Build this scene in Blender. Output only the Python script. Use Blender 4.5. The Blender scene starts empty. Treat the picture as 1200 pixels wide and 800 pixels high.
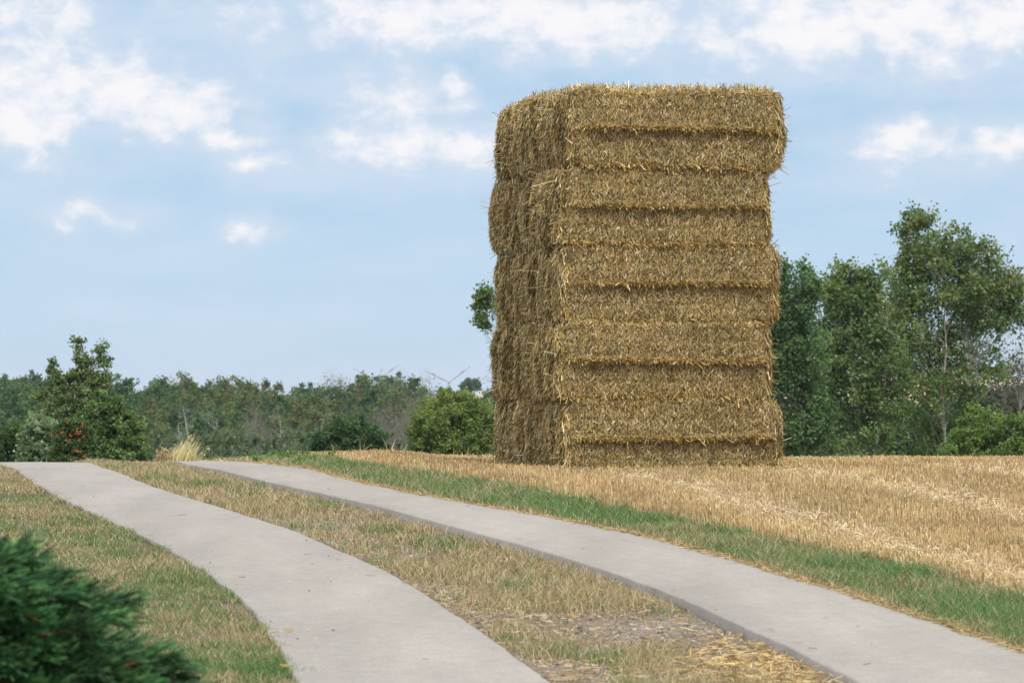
import bpy, math, random
import numpy as np
from mathutils import Vector
rng = np.random.default_rng(7); random.seed(7)
R = math.radians
scene = bpy.context.scene
COL = scene.collection

# ------------------------------------------------------------------ camera
F = 4295.0                        # focal length in pixels of a 1200 px wide frame
EYE = 1.6
PITCH = math.atan(60 / F)
cd = bpy.data.cameras.new('camera'); cam = bpy.data.objects.new('camera', cd); COL.objects.link(cam)
cd.sensor_width = 36; cd.lens = F / 1200 * 36
cam.location = (0, 0, EYE); cam.rotation_euler = (R(90) + PITCH, 0, 0)
cd.clip_start = 0.5; cd.clip_end = 9000
cd.dof.use_dof = True; cd.dof.focus_distance = 42.5; cd.dof.aperture_fstop = 7.5
scene.camera = cam

# ------------------------------------------------------------------ sun, sky, exposure
SUN_TO = Vector((0.30, -0.88, 0)).normalized()
SUN_EL = R(56)
sun_vec = Vector((SUN_TO.x * math.cos(SUN_EL), SUN_TO.y * math.cos(SUN_EL), math.sin(SUN_EL)))
sl = bpy.data.lights.new('sun', 'SUN'); sl.energy = 2.5; sl.angle = R(2.5); sl.color = (1.0, 0.94, 0.84)
so = bpy.data.objects.new('sun', sl); COL.objects.link(so)
so.rotation_euler = sun_vec.to_track_quat('Z', 'Y').to_euler()

world = bpy.data.worlds.new('World'); scene.world = world; world.use_nodes = True
wt = world.node_tree; wt.nodes.clear()
def WN(t, **k):
    n = wt.nodes.new(t)
    for a, b in k.items(): setattr(n, a, b)
    return n
def wl(a, b): wt.links.new(a, b)
def wm(op, a, b=None, c=None, clamp=False):
    n = WN('ShaderNodeMath', operation=op, use_clamp=clamp)
    for i, v in enumerate((a, b, c)):
        if v is None: continue
        if isinstance(v, (int, float)): n.inputs[i].default_value = v
        else: wl(v, n.inputs[i])
    return n.outputs[0]
def wv(op, a, b=None):
    n = WN('ShaderNodeVectorMath', operation=op)
    for i, v in enumerate((a, b)):
        if v is None: continue
        if isinstance(v, tuple): n.inputs[i].default_value = v
        else: wl(v, n.inputs[i])
    return n.outputs['Value'] if op in ('LENGTH', 'DOT_PRODUCT') else n.outputs['Vector']
def wrange(v, a, b, c=0, d=1, smooth=True):
    n = WN('ShaderNodeMapRange', interpolation_type='SMOOTHSTEP' if smooth else 'LINEAR')
    wl(v, n.inputs[0]); n.inputs[1].default_value = a; n.inputs[2].default_value = b
    n.inputs[3].default_value = c; n.inputs[4].default_value = d
    return n.outputs[0]
sky = WN('ShaderNodeTexSky', sky_type='NISHITA', sun_disc=False)
sky.sun_elevation = SUN_EL
sky.sun_rotation = math.atan2(SUN_TO.x, SUN_TO.y)
sky.air_density = 1.0; sky.dust_density = 0.6; sky.ozone_density = 2.0
tc = WN('ShaderNodeTexCoord')
vec = wv('NORMALIZE', tc.outputs['Generated'])
def wnoise(scale3, detail, rough, off=(0, 0, 0), dist=0.0):
    m = WN('ShaderNodeMapping'); wl(vec, m.inputs[0]); m.inputs['Scale'].default_value = scale3; m.inputs['Location'].default_value = off
    n = WN('ShaderNodeTexNoise'); wl(m.outputs[0], n.inputs['Vector']); n.inputs['Scale'].default_value = 1
    n.inputs['Detail'].default_value = detail; n.inputs['Roughness'].default_value = rough; n.inputs['Distortion'].default_value = dist
    return n.outputs['Fac']
# cumulus: where the clouds stand in this sky, as directions (azimuth, elevation in mrad*F) and half widths
blobs = [(10, 70, 110, 125), (-5, 0, 90, 80), (60, 20, 50, 50), (150, 118, 130, 62), (220, 142, 75, 45), (90, 95, 90, 60), (30, 140, 90, 60),
         (460, 122, 68, 52), (530, 108, 36, 26), (480, 172, 125, 36), (560, 180, 50, 34),
         (570, 12, 330, 62), (700, 32, 120, 46), (845, 50, 70, 48), (1010, 20, 270, 72), (1150, 30, 150, 76), (935, 40, 110, 44),
         (1062, 175, 75, 42), (1185, 180, 70, 32), (292, 262, 36, 15), (105, 250, 65, 20), (300, 196, 50, 20), (275, 160, 60, 30), (850, 50, 80, 55)]
warp = WN('ShaderNodeTexNoise'); warp.inputs['Scale'].default_value = 55; warp.inputs['Detail'].default_value = 3
wl(vec, warp.inputs['Vector'])
wo = wv('SUBTRACT', warp.outputs['Color'], (0.5, 0.5, 0.5))
wsc = WN('ShaderNodeVectorMath', operation='SCALE'); wl(wo, wsc.inputs[0]); wsc.inputs['Scale'].default_value = 0.018
wvec = wv('ADD', vec, wsc.outputs['Vector'])
field = None
for (px, py, sx, sy) in blobs:
    d = Vector(((px - 600) / F, 1, (460 - py) / F)).normalized()
    a = wv('SUBTRACT', wvec, tuple(d)); a = wv('MULTIPLY', a, (F / sx, 20.0, F / sy))
    f = wm('SUBTRACT', 1.0, wv('LENGTH', a))
    field = f if field is None else wm('SMOOTH_MAX', field, f, 0.25)
# general clouds elsewhere in the sky dome
gen = wm('MULTIPLY', wm('SUBTRACT', wnoise((5, 5, 12), 4, 0.55), 0.40), 9.0)
cone = wv('DOT_PRODUCT', vec, (0, 1, 0))
gen = wm('SUBTRACT', gen, wrange(cone, 0.955, 0.988, 0, 12))
gen = wm('MULTIPLY', gen, wrange(wm('ABSOLUTE', WN('ShaderNodeSeparateXYZ').outputs[0] if False else wv('DOT_PRODUCT', vec, (0, 0, 1))), 0.0, 0.05))
field = wm('MAXIMUM', field, wm('MINIMUM', gen, 1.0))
n_big = wnoise((46, 46, 66), 8, 0.60, (3, 1, 2), 0.3)
n_fine = wnoise((120, 120, 190), 6, 0.6, (9, 4, 1), 0.2)
dens = wm('ADD', wm('MULTIPLY', field, 1.0), wm('MULTIPLY', wm('SUBTRACT', n_big, 0.5), 2.3))
alpha = wrange(dens, -1.10, 0.62)
core = wrange(wm('ADD', dens, wm('MULTIPLY', wm('SUBTRACT', n_fine, 0.5), 2.2)), 0.0, 1.15)
veil = wm('MULTIPLY', wrange(wnoise((18, 18, 75), 5, 0.55, (0, 5, 3), 0.2), 0.34, 0.72), 0.62)
# sky tint: the blue the air has above a hazy horizon
tint = WN('ShaderNodeMix', data_type='RGBA', blend_type='MIX'); tint.inputs[0].default_value = 0.86
wl(sky.outputs[0], tint.inputs[6])
elev = wv('DOT_PRODUCT', vec, (0, 0, 1))
ramp = WN('ShaderNodeMix', data_type='RGBA'); wl(wrange(elev, 0.0, 0.085, smooth=False), ramp.inputs[0])
ramp.inputs[6].default_value = (4.85, 6.35, 8.1, 1); ramp.inputs[7].default_value = (3.35, 5.2, 7.2, 1)
wl(ramp.outputs[2], tint.inputs[7])
m1 = WN('ShaderNodeMix', data_type='RGBA'); wl(veil, m1.inputs[0]); wl(tint.outputs[2], m1.inputs[6]); m1.inputs[7].default_value = (5.4, 6.4, 7.9, 1)
cc = WN('ShaderNodeMix', data_type='RGBA'); wl(core, cc.inputs[0]); cc.inputs[6].default_value = (5.5, 6.4, 7.6, 1); cc.inputs[7].default_value = (8.7, 8.4, 8.45, 1)
m2 = WN('ShaderNodeMix', data_type='RGBA'); wl(wm('MULTIPLY', alpha, 0.90), m2.inputs[0]); wl(m1.outputs[2], m2.inputs[6]); wl(cc.outputs[2], m2.inputs[7])
bg = WN('ShaderNodeBackground'); bg.inputs['Strength'].default_value = 0.10
gain = WN('ShaderNodeVectorMath', operation='SCALE'); wl(m2.outputs[2], gain.inputs[0])   # extra brightness added to the sky above the view, as ambient fill
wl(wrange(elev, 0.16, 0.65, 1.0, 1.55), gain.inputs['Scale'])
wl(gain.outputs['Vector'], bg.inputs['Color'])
out = WN('ShaderNodeOutputWorld'); wl(bg.outputs[0], out.inputs[0])
world.cycles.sampling_method = 'MANUAL'; world.cycles.sample_map_resolution = 512
scene.view_settings.view_transform = 'Standard'; scene.view_settings.look = 'None'
scene.view_settings.exposure = 0.22; scene.view_settings.gamma = 1.0
scene.cycles.max_bounces = 6; scene.cycles.diffuse_bounces = 3; scene.cycles.transmission_bounces = 3
scene.cycles.volume_bounces = 0; scene.cycles.transparent_max_bounces = 6
scene.cycles.caustics_reflective = False; scene.cycles.caustics_refractive = False

# ------------------------------------------------------------------ numpy helpers
def _h(ix, iy, iz, seed):
    n = (ix * 73856093) ^ (iy * 19349663) ^ (iz * 83492791) ^ (seed * 2654435761 & 0x7fffffff)
    n = (n ^ (n >> 13)) * 1274126177 & 0x7fffffff
    n = (n ^ (n >> 16)) & 0xffff
    return n / 65535.0
def vn(x, y, z, seed=0):
    x, y, z = np.broadcast_arrays(np.asarray(x, float), np.asarray(y, float), np.asarray(z, float))
    ix = np.floor(x).astype(np.int64); iy = np.floor(y).astype(np.int64); iz = np.floor(z).astype(np.int64)
    fx = x - ix; fy = y - iy; fz = z - iz
    fx = fx * fx * (3 - 2 * fx); fy = fy * fy * (3 - 2 * fy); fz = fz * fz * (3 - 2 * fz)
    r = 0
    for a in (0, 1):
        for b in (0, 1):
            for c in (0, 1):
                w = (fx if a else 1 - fx) * (fy if b else 1 - fy) * (fz if c else 1 - fz)
                r = r + w * _h(ix + a, iy + b, iz + c, seed)
    return r
def fbm(x, y, z=0.0, seed=0, o=4):
    r = 0; a = 0.5; t = 0
    for i in range(o):
        k = 2.03 ** i
        r = r + a * vn(x * k + 17 * i, y * k + 5 * i, z * k, seed + i); t += a; a *= 0.5
    return r / t
def sstep(a, b, x):
    t = np.clip((x - a) / (b - a), 0, 1); return t * t * (3 - 2 * t)
def unit(v): return v / np.maximum(np.linalg.norm(v, axis=-1, keepdims=True), 1e-9)
def rdir(n):
    return unit(rng.normal(size=(n, 3)))

def make_mesh(name, V, faces, C=None, mat=None, parent=None, smooth=False, loc=None):
    """faces: list of (n,k) int arrays"""
    me = bpy.data.meshes.new(name)
    V = np.asarray(V, np.float32)
    me.vertices.add(len(V)); me.vertices.foreach_set('co', V.ravel())
    faces = [np.asarray(f, np.int32) for f in faces if len(f)]
    loops = np.concatenate([f.ravel() for f in faces])
    tot = np.concatenate([np.full(len(f), f.shape[1], np.int32) for f in faces])
    st = np.concatenate([[0], np.cumsum(tot)[:-1]]).astype(np.int32)
    me.loops.add(len(loops)); me.loops.foreach_set('vertex_index', loops)
    me.polygons.add(len(tot)); me.polygons.foreach_set('loop_start', st); me.polygons.foreach_set('loop_total', tot)
    if smooth: me.polygons.foreach_set('use_smooth', np.ones(len(tot), bool))
    me.update(calc_edges=True)
    if C is not None:
        at = me.attributes.new('Col', 'FLOAT_COLOR', 'POINT')
        c4 = np.ones((len(V), 4), np.float32); c4[:, :3] = C
        at.data.foreach_set('color', c4.ravel())
    if mat: me.materials.append(mat)
    o = bpy.data.objects.new(name, me); COL.objects.link(o)
    if parent: o.parent = parent
    if loc is not None: o.location = loc
    return o
class Soup:
    def __init__(s): s.V = []; s.F = {}; s.C = []; s.n = 0
    def add(s, V, faces, C):
        V = np.asarray(V, float).reshape(-1, 3); s.V.append(V)
        C = np.broadcast_to(np.asarray(C, float), (len(V), 3)) if np.ndim(C) == 1 else C
        s.C.append(C)
        for f in faces:
            f = np.asarray(f)
            if len(f): s.F.setdefault(f.shape[1], []).append(f + s.n)
        s.n += len(V)
    def build(s, name, mat, parent=None, **k):
        return make_mesh(name, np.concatenate(s.V), [np.concatenate(v) for v in s.F.values()], np.concatenate(s.C), mat, parent, **k)

def blades(soup, base, h, w, lean, col, tipcol=None, face=None):
    """curved grass blades: base (n,3), height, width, lean (n,3) horizontal offset of the tip"""
    n = len(base); h = np.broadcast_to(h, n)[:, None]; w = np.broadcast_to(w, n)[:, None]
    a = rng.uniform(0, math.pi, n); s = np.stack([np.cos(a), np.sin(a), 0 * a], 1) * w * 0.5
    up = np.array([0, 0, 1.0])
    mid = base + up * h * 0.55 + lean * 0.32; tip = base + up * h + lean
    V = np.stack([base - s, base + s, mid + s * .8, mid - s * .8, tip], 1).reshape(-1, 3)
    i = np.arange(n)[:, None] * 5
    tipcol = col if tipcol is None else tipcol
    C = np.stack([col, col, (col + tipcol) / 2, (col + tipcol) / 2, tipcol], 1).reshape(-1, 3)
    soup.add(V, [i + np.array([[0, 1, 2, 3]]), i + np.array([[3, 2, 4]])], C)
def straws(soup, P, T, N, L, W, lift0, lift1, col):
    """single straws lying near a surface: centre P, along T, surface normal N"""
    n = len(P); L = np.broadcast_to(L, n)[:, None]; W = np.broadcast_to(W, n)[:, None]
    lift0 = np.broadcast_to(lift0, n)[:, None]; lift1 = np.broadcast_to(lift1, n)[:, None]
    T = unit(T); S = unit(np.cross(T, N)); a = rng.uniform(-1.0, 1.0, n)[:, None]
    S = S * np.cos(a) + unit(N) * np.sin(a); S = S * W * .5
    p0 = P - T * L * .5 + N * lift0; p1 = P + T * L * .5 + N * lift1
    V = np.stack([p0 - S, p0 + S, p1 + S, p1 - S], 1).reshape(-1, 3)
    i = np.arange(n)[:, None] * 4
    soup.add(V, [i + np.array([[0, 1, 2, 3]])], np.repeat(col, 4, 0))
def leaves(soup, P, size, col, N=None, flat=0.0):
    n = len(P); size = np.broadcast_to(size, n)[:, None]
    D = rdir(n); D[:, 2] -= 0.25; D = unit(D)
    Nn = rdir(n) if N is None else unit(N + 0.6 * rdir(n)); Nn[:, 2] = np.abs(Nn[:, 2]) + flat; 
    S = unit(np.cross(D, Nn)); U = unit(np.cross(S, D))
    V = np.stack([P, P + D * size * .45 + S * size * .42 + U * size * .12, P + D * size, P + D * size * .45 - S * size * .42 + U * size * .12], 1).reshape(-1, 3)
    i = np.arange(n)[:, None] * 4
    soup.add(V, [i + np.array([[0, 1, 2, 3]])], np.repeat(col, 4, 0))
def tubes(soup, segs, col, sides=5):
    """segs: array (n,8) p0 p1 r0 r1"""
    segs = np.asarray(segs, float); n = len(segs)
    p0 = segs[:, 0:3]; p1 = segs[:, 3:6]; r0 = segs[:, 6:7]; r1 = segs[:, 7:8]
    D = unit(p1 - p0); ref = np.where(np.abs(D[:, 2:3]) > .9, np.array([[1, 0, 0.]]), np.array([[0, 0, 1.]]))
    A = unit(np.cross(D, ref)); B = np.cross(D, A)
    vs = []
    for (p, r) in ((p0, r0), (p1, r1)):
        for k in range(sides):
            t = 2 * math.pi * k / sides
            vs.append(p + (A * math.cos(t) + B * math.sin(t)) * r)
    V = np.stack(vs, 1).reshape(-1, 3)
    i = np.arange(n)[:, None] * (2 * sides)
    fs = [i + np.array([[k, (k + 1) % sides, sides + (k + 1) % sides, sides + k]]) for k in range(sides)]
    col = np.asarray(col, float)
    C = np.repeat(col, 2 * sides, 0) if col.ndim == 2 else col
    soup.add(V, [np.concatenate(fs)], C)
def jitter(c, n, s=.18, hs=.06):
    k = rng.normal(1, s, (n, 1)); return np.clip(np.asarray(c) * k * rng.normal(1, hs, (n, 3)), 0.003, .95)
def mixc(cols, n, w=None, hs=.06):
    cols = np.asarray(cols); idx = rng.choice(len(cols), n, p=None if w is None else np.array(w) / sum(w))
    return jitter(cols[idx], n, .18, hs)

def tag(o, label=None, cat=None, group=None, kind=None):
    if label: o['label'] = label
    if cat: o['category'] = cat
    if group: o['group'] = group
    if kind: o['kind'] = kind
    return o
def empty(name, loc, label, cat, group=None, rz=0):
    o = bpy.data.objects.new(name, None); COL.objects.link(o); o.location = loc; o.rotation_euler = (0, 0, rz)
    o.empty_display_size = .3
    return tag(o, label, cat, group)
def copy_tree(o, loc, label, rz=0, s=(1, 1, 1)):
    c = o.copy(); COL.objects.link(c); c.location = loc; c.rotation_euler = (0, 0, rz); c.scale = s; c['label'] = label
    for ch in o.children:
        d = ch.copy(); COL.objects.link(d); d.parent = c
    return c

# ------------------------------------------------------------------ materials
def mat(name):
    m = bpy.data.materials.new(name); m.use_nodes = True; t = m.node_tree; t.nodes.clear()
    o = t.nodes.new('ShaderNodeOutputMaterial'); return m, t, o
def attr_mat(name, rough=.6, spec=.3, transl=0.0, tr_tint=(1, 1, 1), noise=None):
    m, t, o = mat(name)
    a = t.nodes.new('ShaderNodeAttribute'); a.attribute_name = 'Col'
    b = t.nodes.new('ShaderNodeBsdfPrincipled'); b.inputs['Roughness'].default_value = rough
    b.inputs['Specular IOR Level'].default_value = spec
    c = a.outputs['Color']
    if noise:
        tcn = t.nodes.new('ShaderNodeTexCoord'); nz = t.nodes.new('ShaderNodeTexNoise'); nz.inputs['Scale'].default_value = noise
        nz.inputs['Detail'].default_value = 5
        t.links.new(tcn.outputs['Object'], nz.inputs['Vector'])
        mr = t.nodes.new('ShaderNodeMapRange'); t.links.new(nz.outputs['Fac'], mr.inputs[0]); mr.inputs[1].default_value = .3; mr.inputs[2].default_value = .7
        mr.inputs[3].default_value = .55; mr.inputs[4].default_value = 1.45
        mu = t.nodes.new('ShaderNodeVectorMath'); mu.operation = 'SCALE'; t.links.new(c, mu.inputs[0]); t.links.new(mr.outputs[0], mu.inputs['Scale'])
        c = mu.outputs[0]
    t.links.new(c, b.inputs['Base Color'])
    if transl > 0:
        tr = t.nodes.new('ShaderNodeBsdfTranslucent'); mu2 = t.nodes.new('ShaderNodeVectorMath'); mu2.operation = 'MULTIPLY'
        t.links.new(c, mu2.inputs[0]); mu2.inputs[1].default_value = tr_tint; t.links.new(mu2.outputs[0], tr.inputs['Color'])
        mx = t.nodes.new('ShaderNodeMixShader'); mx.inputs[0].default_value = transl
        t.links.new(b.outputs[0], mx.inputs[1]); t.links.new(tr.outputs[0], mx.inputs[2]); t.links.new(mx.outputs[0], o.inputs['Surface'])
    else: t.links.new(b.outputs[0], o.inputs['Surface'])
    return m
M_LEAF = attr_mat('leaf', .55, .35, .45, (1.1, 1.25, .6))
M_GRASS = attr_mat('grass_blade', .6, .3, .3, (1.1, 1.2, .7))
M_STRAW = attr_mat('straw', .5, .35, .12, (1.1, 1, .8))
M_BALE = attr_mat('pressed_straw', .8, .15, 0, noise=28)
M_BARK = attr_mat('bark', .85, .2, 0, noise=9)
M_STONE = attr_mat('stone', .8, .3)
M_PAINT = attr_mat('painted_shell', .4, .4)
M_TWINE = attr_mat('twine', .5, .4)
M_BERRY = attr_mat('berry', .35, .5)
M_JUN = attr_mat('juniper_scale_leaf', .55, .35, .18, (1, 1.2, .8))

def ground_mat():
    m, t, o = mat('earth_ground')
    b = t.nodes.new('ShaderNodeBsdfPrincipled'); b.inputs['Roughness'].default_value = .95; b.inputs['Specular IOR Level'].default_value = .1
    a = t.nodes.new('ShaderNodeAttribute'); a.attribute_name = 'Col'
    tcn = t.nodes.new('ShaderNodeTexCoord')
    def nz(s, d, lo, hi, c0, c1):
        n = t.nodes.new('ShaderNodeTexNoise'); n.inputs['Scale'].default_value = s; n.inputs['Detail'].default_value = d; n.inputs['Roughness'].default_value = .6
        t.links.new(tcn.outputs['Object'], n.inputs['Vector'])
        r = t.nodes.new('ShaderNodeMapRange'); t.links.new(n.outputs['Fac'], r.inputs[0]); r.inputs[1].default_value = lo; r.inputs[2].default_value = hi
        r.inputs[3].default_value = c0; r.inputs[4].default_value = c1
        return r.outputs[0], n.outputs['Fac']
    k1, f1 = nz(14, 8, .3, .7, .7, 1.3); k2, f2 = nz(70, 4, .3, .7, .75, 1.25)
    mm = t.nodes.new('ShaderNodeMath'); mm.operation = 'MULTIPLY'; t.links.new(k1, mm.inputs[0]); t.links.new(k2, mm.inputs[1])
    mu = t.nodes.new('ShaderNodeVectorMath'); mu.operation = 'SCALE'; t.links.new(a.outputs['Color'], mu.inputs[0]); t.links.new(mm.outputs[0], mu.inputs['Scale'])
    t.links.new(mu.outputs[0], b.inputs['Base Color'])
    bp = t.nodes.new('ShaderNodeBump'); bp.inputs['Strength'].default_value = .7; bp.inputs['Distance'].default_value = .02
    t.links.new(f2, bp.inputs['Height']); t.links.new(bp.outputs[0], b.inputs['Normal'])
    t.links.new(b.outputs[0], o.inputs['Surface']); return m
M_GROUND = ground_mat()
def concrete_mat():
    m, t, o = mat('weathered_concrete')
    b = t.nodes.new('ShaderNodeBsdfPrincipled'); b.inputs['Roughness'].default_value = .85; b.inputs['Specular IOR Level'].default_value = .25
    tcn = t.nodes.new('ShaderNodeTexCoord')
    def nz(s, d, vecscale=(1, 1, 1), r=.6):
        mp = t.nodes.new('ShaderNodeMapping'); mp.inputs['Scale'].default_value = vecscale; t.links.new(tcn.outputs['Object'], mp.inputs[0])
        n = t.nodes.new('ShaderNodeTexNoise'); n.inputs['Scale'].default_value = s; n.inputs['Detail'].default_value = d; n.inputs['Roughness'].default_value = r
        t.links.new(mp.outputs[0], n.inputs['Vector']); return n.outputs['Fac']
    big = nz(.9, 5, (1.5, .35, 1)); mid = nz(9, 6); fine = nz(75, 5, (1, .45, 1), .7); brush = nz(30, 3, (.25, 5, 1))
    cr = t.nodes.new('ShaderNodeValToRGB'); t.links.new(big, cr.inputs[0])
    cr.color_ramp.elements[0].position = .3; cr.color_ramp.elements[0].color = (.275, .252, .222, 1)
    cr.color_ramp.elements[1].position = .7; cr.color_ramp.elements[1].color = (.35, .323, .287, 1)
    def mr(v, a, b2, c, d):
        r = t.nodes.new('ShaderNodeMapRange'); t.links.new(v, r.inputs[0])
        for i, x in enumerate((a, b2, c, d)): r.inputs[i + 1].default_value = x
        return r.outputs[0]
    def mul(x, y):
        q = t.nodes.new('ShaderNodeMath'); q.operation = 'MULTIPLY'; t.links.new(x, q.inputs[0]); t.links.new(y, q.inputs[1]); return q.outputs[0]
    k = mul(mul(mr(mid, .25, .75, .90, 1.07), mr(fine, .2, .8, .72, 1.22)), mr(brush, .3, .7, .955, 1.045))
    sp = mr(nz(45, 2, (1, 1, 1), .4), .70, .76, 1.0, .62); k = mul(k, sp)
    mu = t.nodes.new('ShaderNodeVectorMath'); mu.operation = 'SCALE'; t.links.new(cr.outputs[0], mu.inputs[0]); t.links.new(k, mu.inputs['Scale'])
    t.links.new(mu.outputs[0], b.inputs['Base Color'])
    bp = t.nodes.new('ShaderNodeBump'); bp.inputs['Strength'].default_value = .35; bp.inputs['Distance'].default_value = .004
    t.links.new(fine, bp.inputs['Height']); t.links.new(bp.outputs[0], b.inputs['Normal'])
    t.links.new(b.outputs[0], o.inputs['Surface']); return m
M_CONC = concrete_mat()

# ------------------------------------------------------------------ terrain
PY = np.array([-60, 0, 12, 16, 20, 24, 30, 36, 42, 50, 57, 65, 80, 100, 140, 200, 260, 340, 420, 520, 700, 860, 960, 1100, 1400, 2500, 4400.])
PZ = np.array([-.8, -.5, -.25, -.12, 0.0, .12, .35, .56, .675, .62, .49, .2, -.9, -2.4, -4.4, -6.5, -7.2, -7.6, -7.4, -6.5, -4, -1.2, -.4, -2, -6, -9, -12])
def gz0(x, y):
    # smooth interpolation (small box blur of the linear profile)
    s = 0
    for d in (-1.5, -.75, 0, .75, 1.5): s = s + np.interp(y + d, PY, PZ)
    z = s / 5
    z = z + .10 * np.exp(-((x + 2.1) / 1.3) ** 2 - ((y - 55) / 6.0) ** 2)
    return z
def P(px, py):
    """where a sight line through photo pixel (px,py) meets the terrain"""
    dx = (px - 600) / F; dz = -(py - 400) / F
    c, s = math.cos(PITCH), math.sin(PITCH)
    D = np.array([dx, c - dz * s, s + dz * c]); D = D / D[1]
    ys = np.arange(12, 62, .05); zz = EYE + D[2] * ys; g = gz0(D[0] * ys, ys)
    hit = np.nonzero(zz <= g)[0]
    if len(hit): y = ys[hit[0]]
    else: y = ys[np.argmin(zz - g)]
    return D[0] * y, y
def edge(pts, y0=8.0, y1=95.0):
    W = [P(*p) for p in pts]; W.sort(key=lambda w: w[1])
    ys = [W[0][1]]; xs = [W[0][0]]
    for x, y in W[1:]:
        if y > ys[-1] + .4: ys.append(y); xs.append(x)
    k = (xs[1] - xs[0]) / (ys[1] - ys[0]); k = (xs[2] - xs[0]) / (ys[2] - ys[0])
    xs = [xs[0] + k * (y0 - ys[0])] + xs; ys = [y0] + ys
    k = (xs[-1] - xs[-4]) / (ys[-1] - ys[-4])
    xs.append(xs[-1] + k * (y1 - ys[-1]) * .9); ys.append(y1)
    xs = np.array(xs); ys = np.array(ys)
    g = np.arange(y0, y1 + .01, .25); v = np.interp(g, ys, xs)
    ker = np.exp(-np.linspace(-2, 2, 13) ** 2); ker /= ker.sum()
    vp = np.pad(v, 6, mode='reflect', reflect_type='odd'); v = np.convolve(vp, ker, 'valid')
    return lambda y: np.interp(y, g, v)
L_l = edge([(3, 548), (30, 562), (70, 586), (127, 613), (187, 641), (233, 669), (267, 694), (300, 724), (322, 755), (345, 800)])
L_r = edge([(100, 544), (125, 552), (160, 566), (207, 583), (280, 605), (340, 623), (400, 650), (457, 675), (500, 700), (533, 723), (567, 747), (600, 770), (640, 800)])
R_l = edge([(203, 544), (225, 549), (270, 558), (325, 571), (400, 588), (460, 602), (510, 617), (567, 632), (627, 648), (683, 665), (740, 685), (800, 709), (852, 733), (905, 757), (954, 781), (989, 799)])
R_r = edge([(288, 544), (350, 551), (400, 564), (437, 572), (483, 583), (567, 598), (650, 612), (733, 629), (800, 645), (852, 660), (919, 679), (975, 697), (1027, 713), (1097, 737), (1150, 753), (1200, 770)])
G_r = edge([(372, 540), (400, 545), (450, 553), (512, 562), (550, 569), (600, 576), (690, 596), (760, 610), (800, 619), (870, 633), (940, 646), (1010, 660), (1097, 677), (1150, 693), (1200, 708)])
RISE = .042
def gz(x, y):
    z = gz0(x, y)
    near = 1 - sstep(60, 75, y)
    m = sstep(L_r(y) + .1, L_r(y) + .6, x) * (1 - sstep(R_l(y) - .02, R_l(y) + .1, x))
    z = z - .036 * m * near
    z = z + (fbm(x * 3, y * 3, 0, 5, 3) - .5) * .03 * near
    # field swells a little beyond the verge
    return z
xs = np.concatenate([-np.geomspace(1500, 12, 34), np.arange(-10.5, 13, .12), np.geomspace(14, 1500, 34)])
ys = np.concatenate([[-60, -30, -10, 0, 4, 8], np.arange(10, 64, .16), np.geomspace(65, 4150, 90)])
X, Y = np.meshgrid(xs, ys)
Z = gz(X, Y)
far = sstep(150, 400, Y); Z = Z + far * (fbm(X / 140, Y / 140, 0, 3, 3) - .5) * 5
V = np.stack([X, Y, Z], -1).reshape(-1, 3)
ny, nx = X.shape; I = np.arange(ny * nx).reshape(ny, nx)
Fq = np.stack([I[:-1, :-1], I[:-1, 1:], I[1:, 1:], I[1:, :-1]], -1).reshape(-1, 4)
soil = np.array([.19, .14, .095]); stub = np.array([.33, .235, .12]); med = np.array([.20, .15, .105]); gravel = np.array([.23, .19, .15]); turf = np.array([.10, .10, .045]); meadow = np.array([.07, .10, .035])
x_, y_ = V[:, 0], V[:, 1]
n1 = fbm(x_ * 1.3, y_ * 1.3, 0, 21, 4)[:, None]
C = np.where((x_ > G_r(y_))[:, None], soil + (stub - soil) * sstep(.35, .65, n1), turf + (soil - turf) * sstep(.4, .6, n1))
inmed = ((x_ > L_r(y_) - .1) & (x_ < R_l(y_) + .1))[:, None]
C = np.where(inmed, med + (gravel - med) * sstep(.45, .62, n1), C)
fx = sstep(62, 75, y_)[:, None]; C = C * (1 - fx) + meadow * fx
ground = make_mesh('ground', V, [Fq], C, M_GROUND, smooth=True); tag(ground, kind='structure')

def slab(name, fl, fr, rise, thick):
    yy = np.arange(8.5, 88, .2); n = len(yy)
    xl = fl(yy) + (fbm(yy * 2.2, yy * 0, 0, 91, 3) - .5) * .035; xr = fr(yy) + (fbm(yy * 2.2, yy * 0, 3, 97, 3) - .5) * .035
    k = [0, 0, .012, .5, .988, 1, 1]
    prof = [-thick, -.012, 0, .006, 0, -.012, -thick]
    zc = gz0((xl + xr) / 2, yy) + rise
    V = []
    for j in range(7):
        e = (fbm(yy * 9, yy * 0 + j, 0, 33, 2) - .5) * (.016 if j in (1, 2, 4, 5) else 0)
        V.append(np.stack([xl + (xr - xl) * k[j] + e, yy, zc + prof[j]], -1))
    V = np.stack(V, 1).reshape(-1, 3); I = np.arange(n * 7).reshape(n, 7)
    Fq = np.stack([I[:-1, :-1], I[:-1, 1:], I[1:, 1:], I[1:, :-1]], -1).reshape(-1, 4)
    o = make_mesh(name, V, [Fq], None, M_CONC); tag(o, kind='structure'); return o
slab('road', L_l, L_r, .03, .25)
slab('road', R_l, R_r, RISE, .25)

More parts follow.
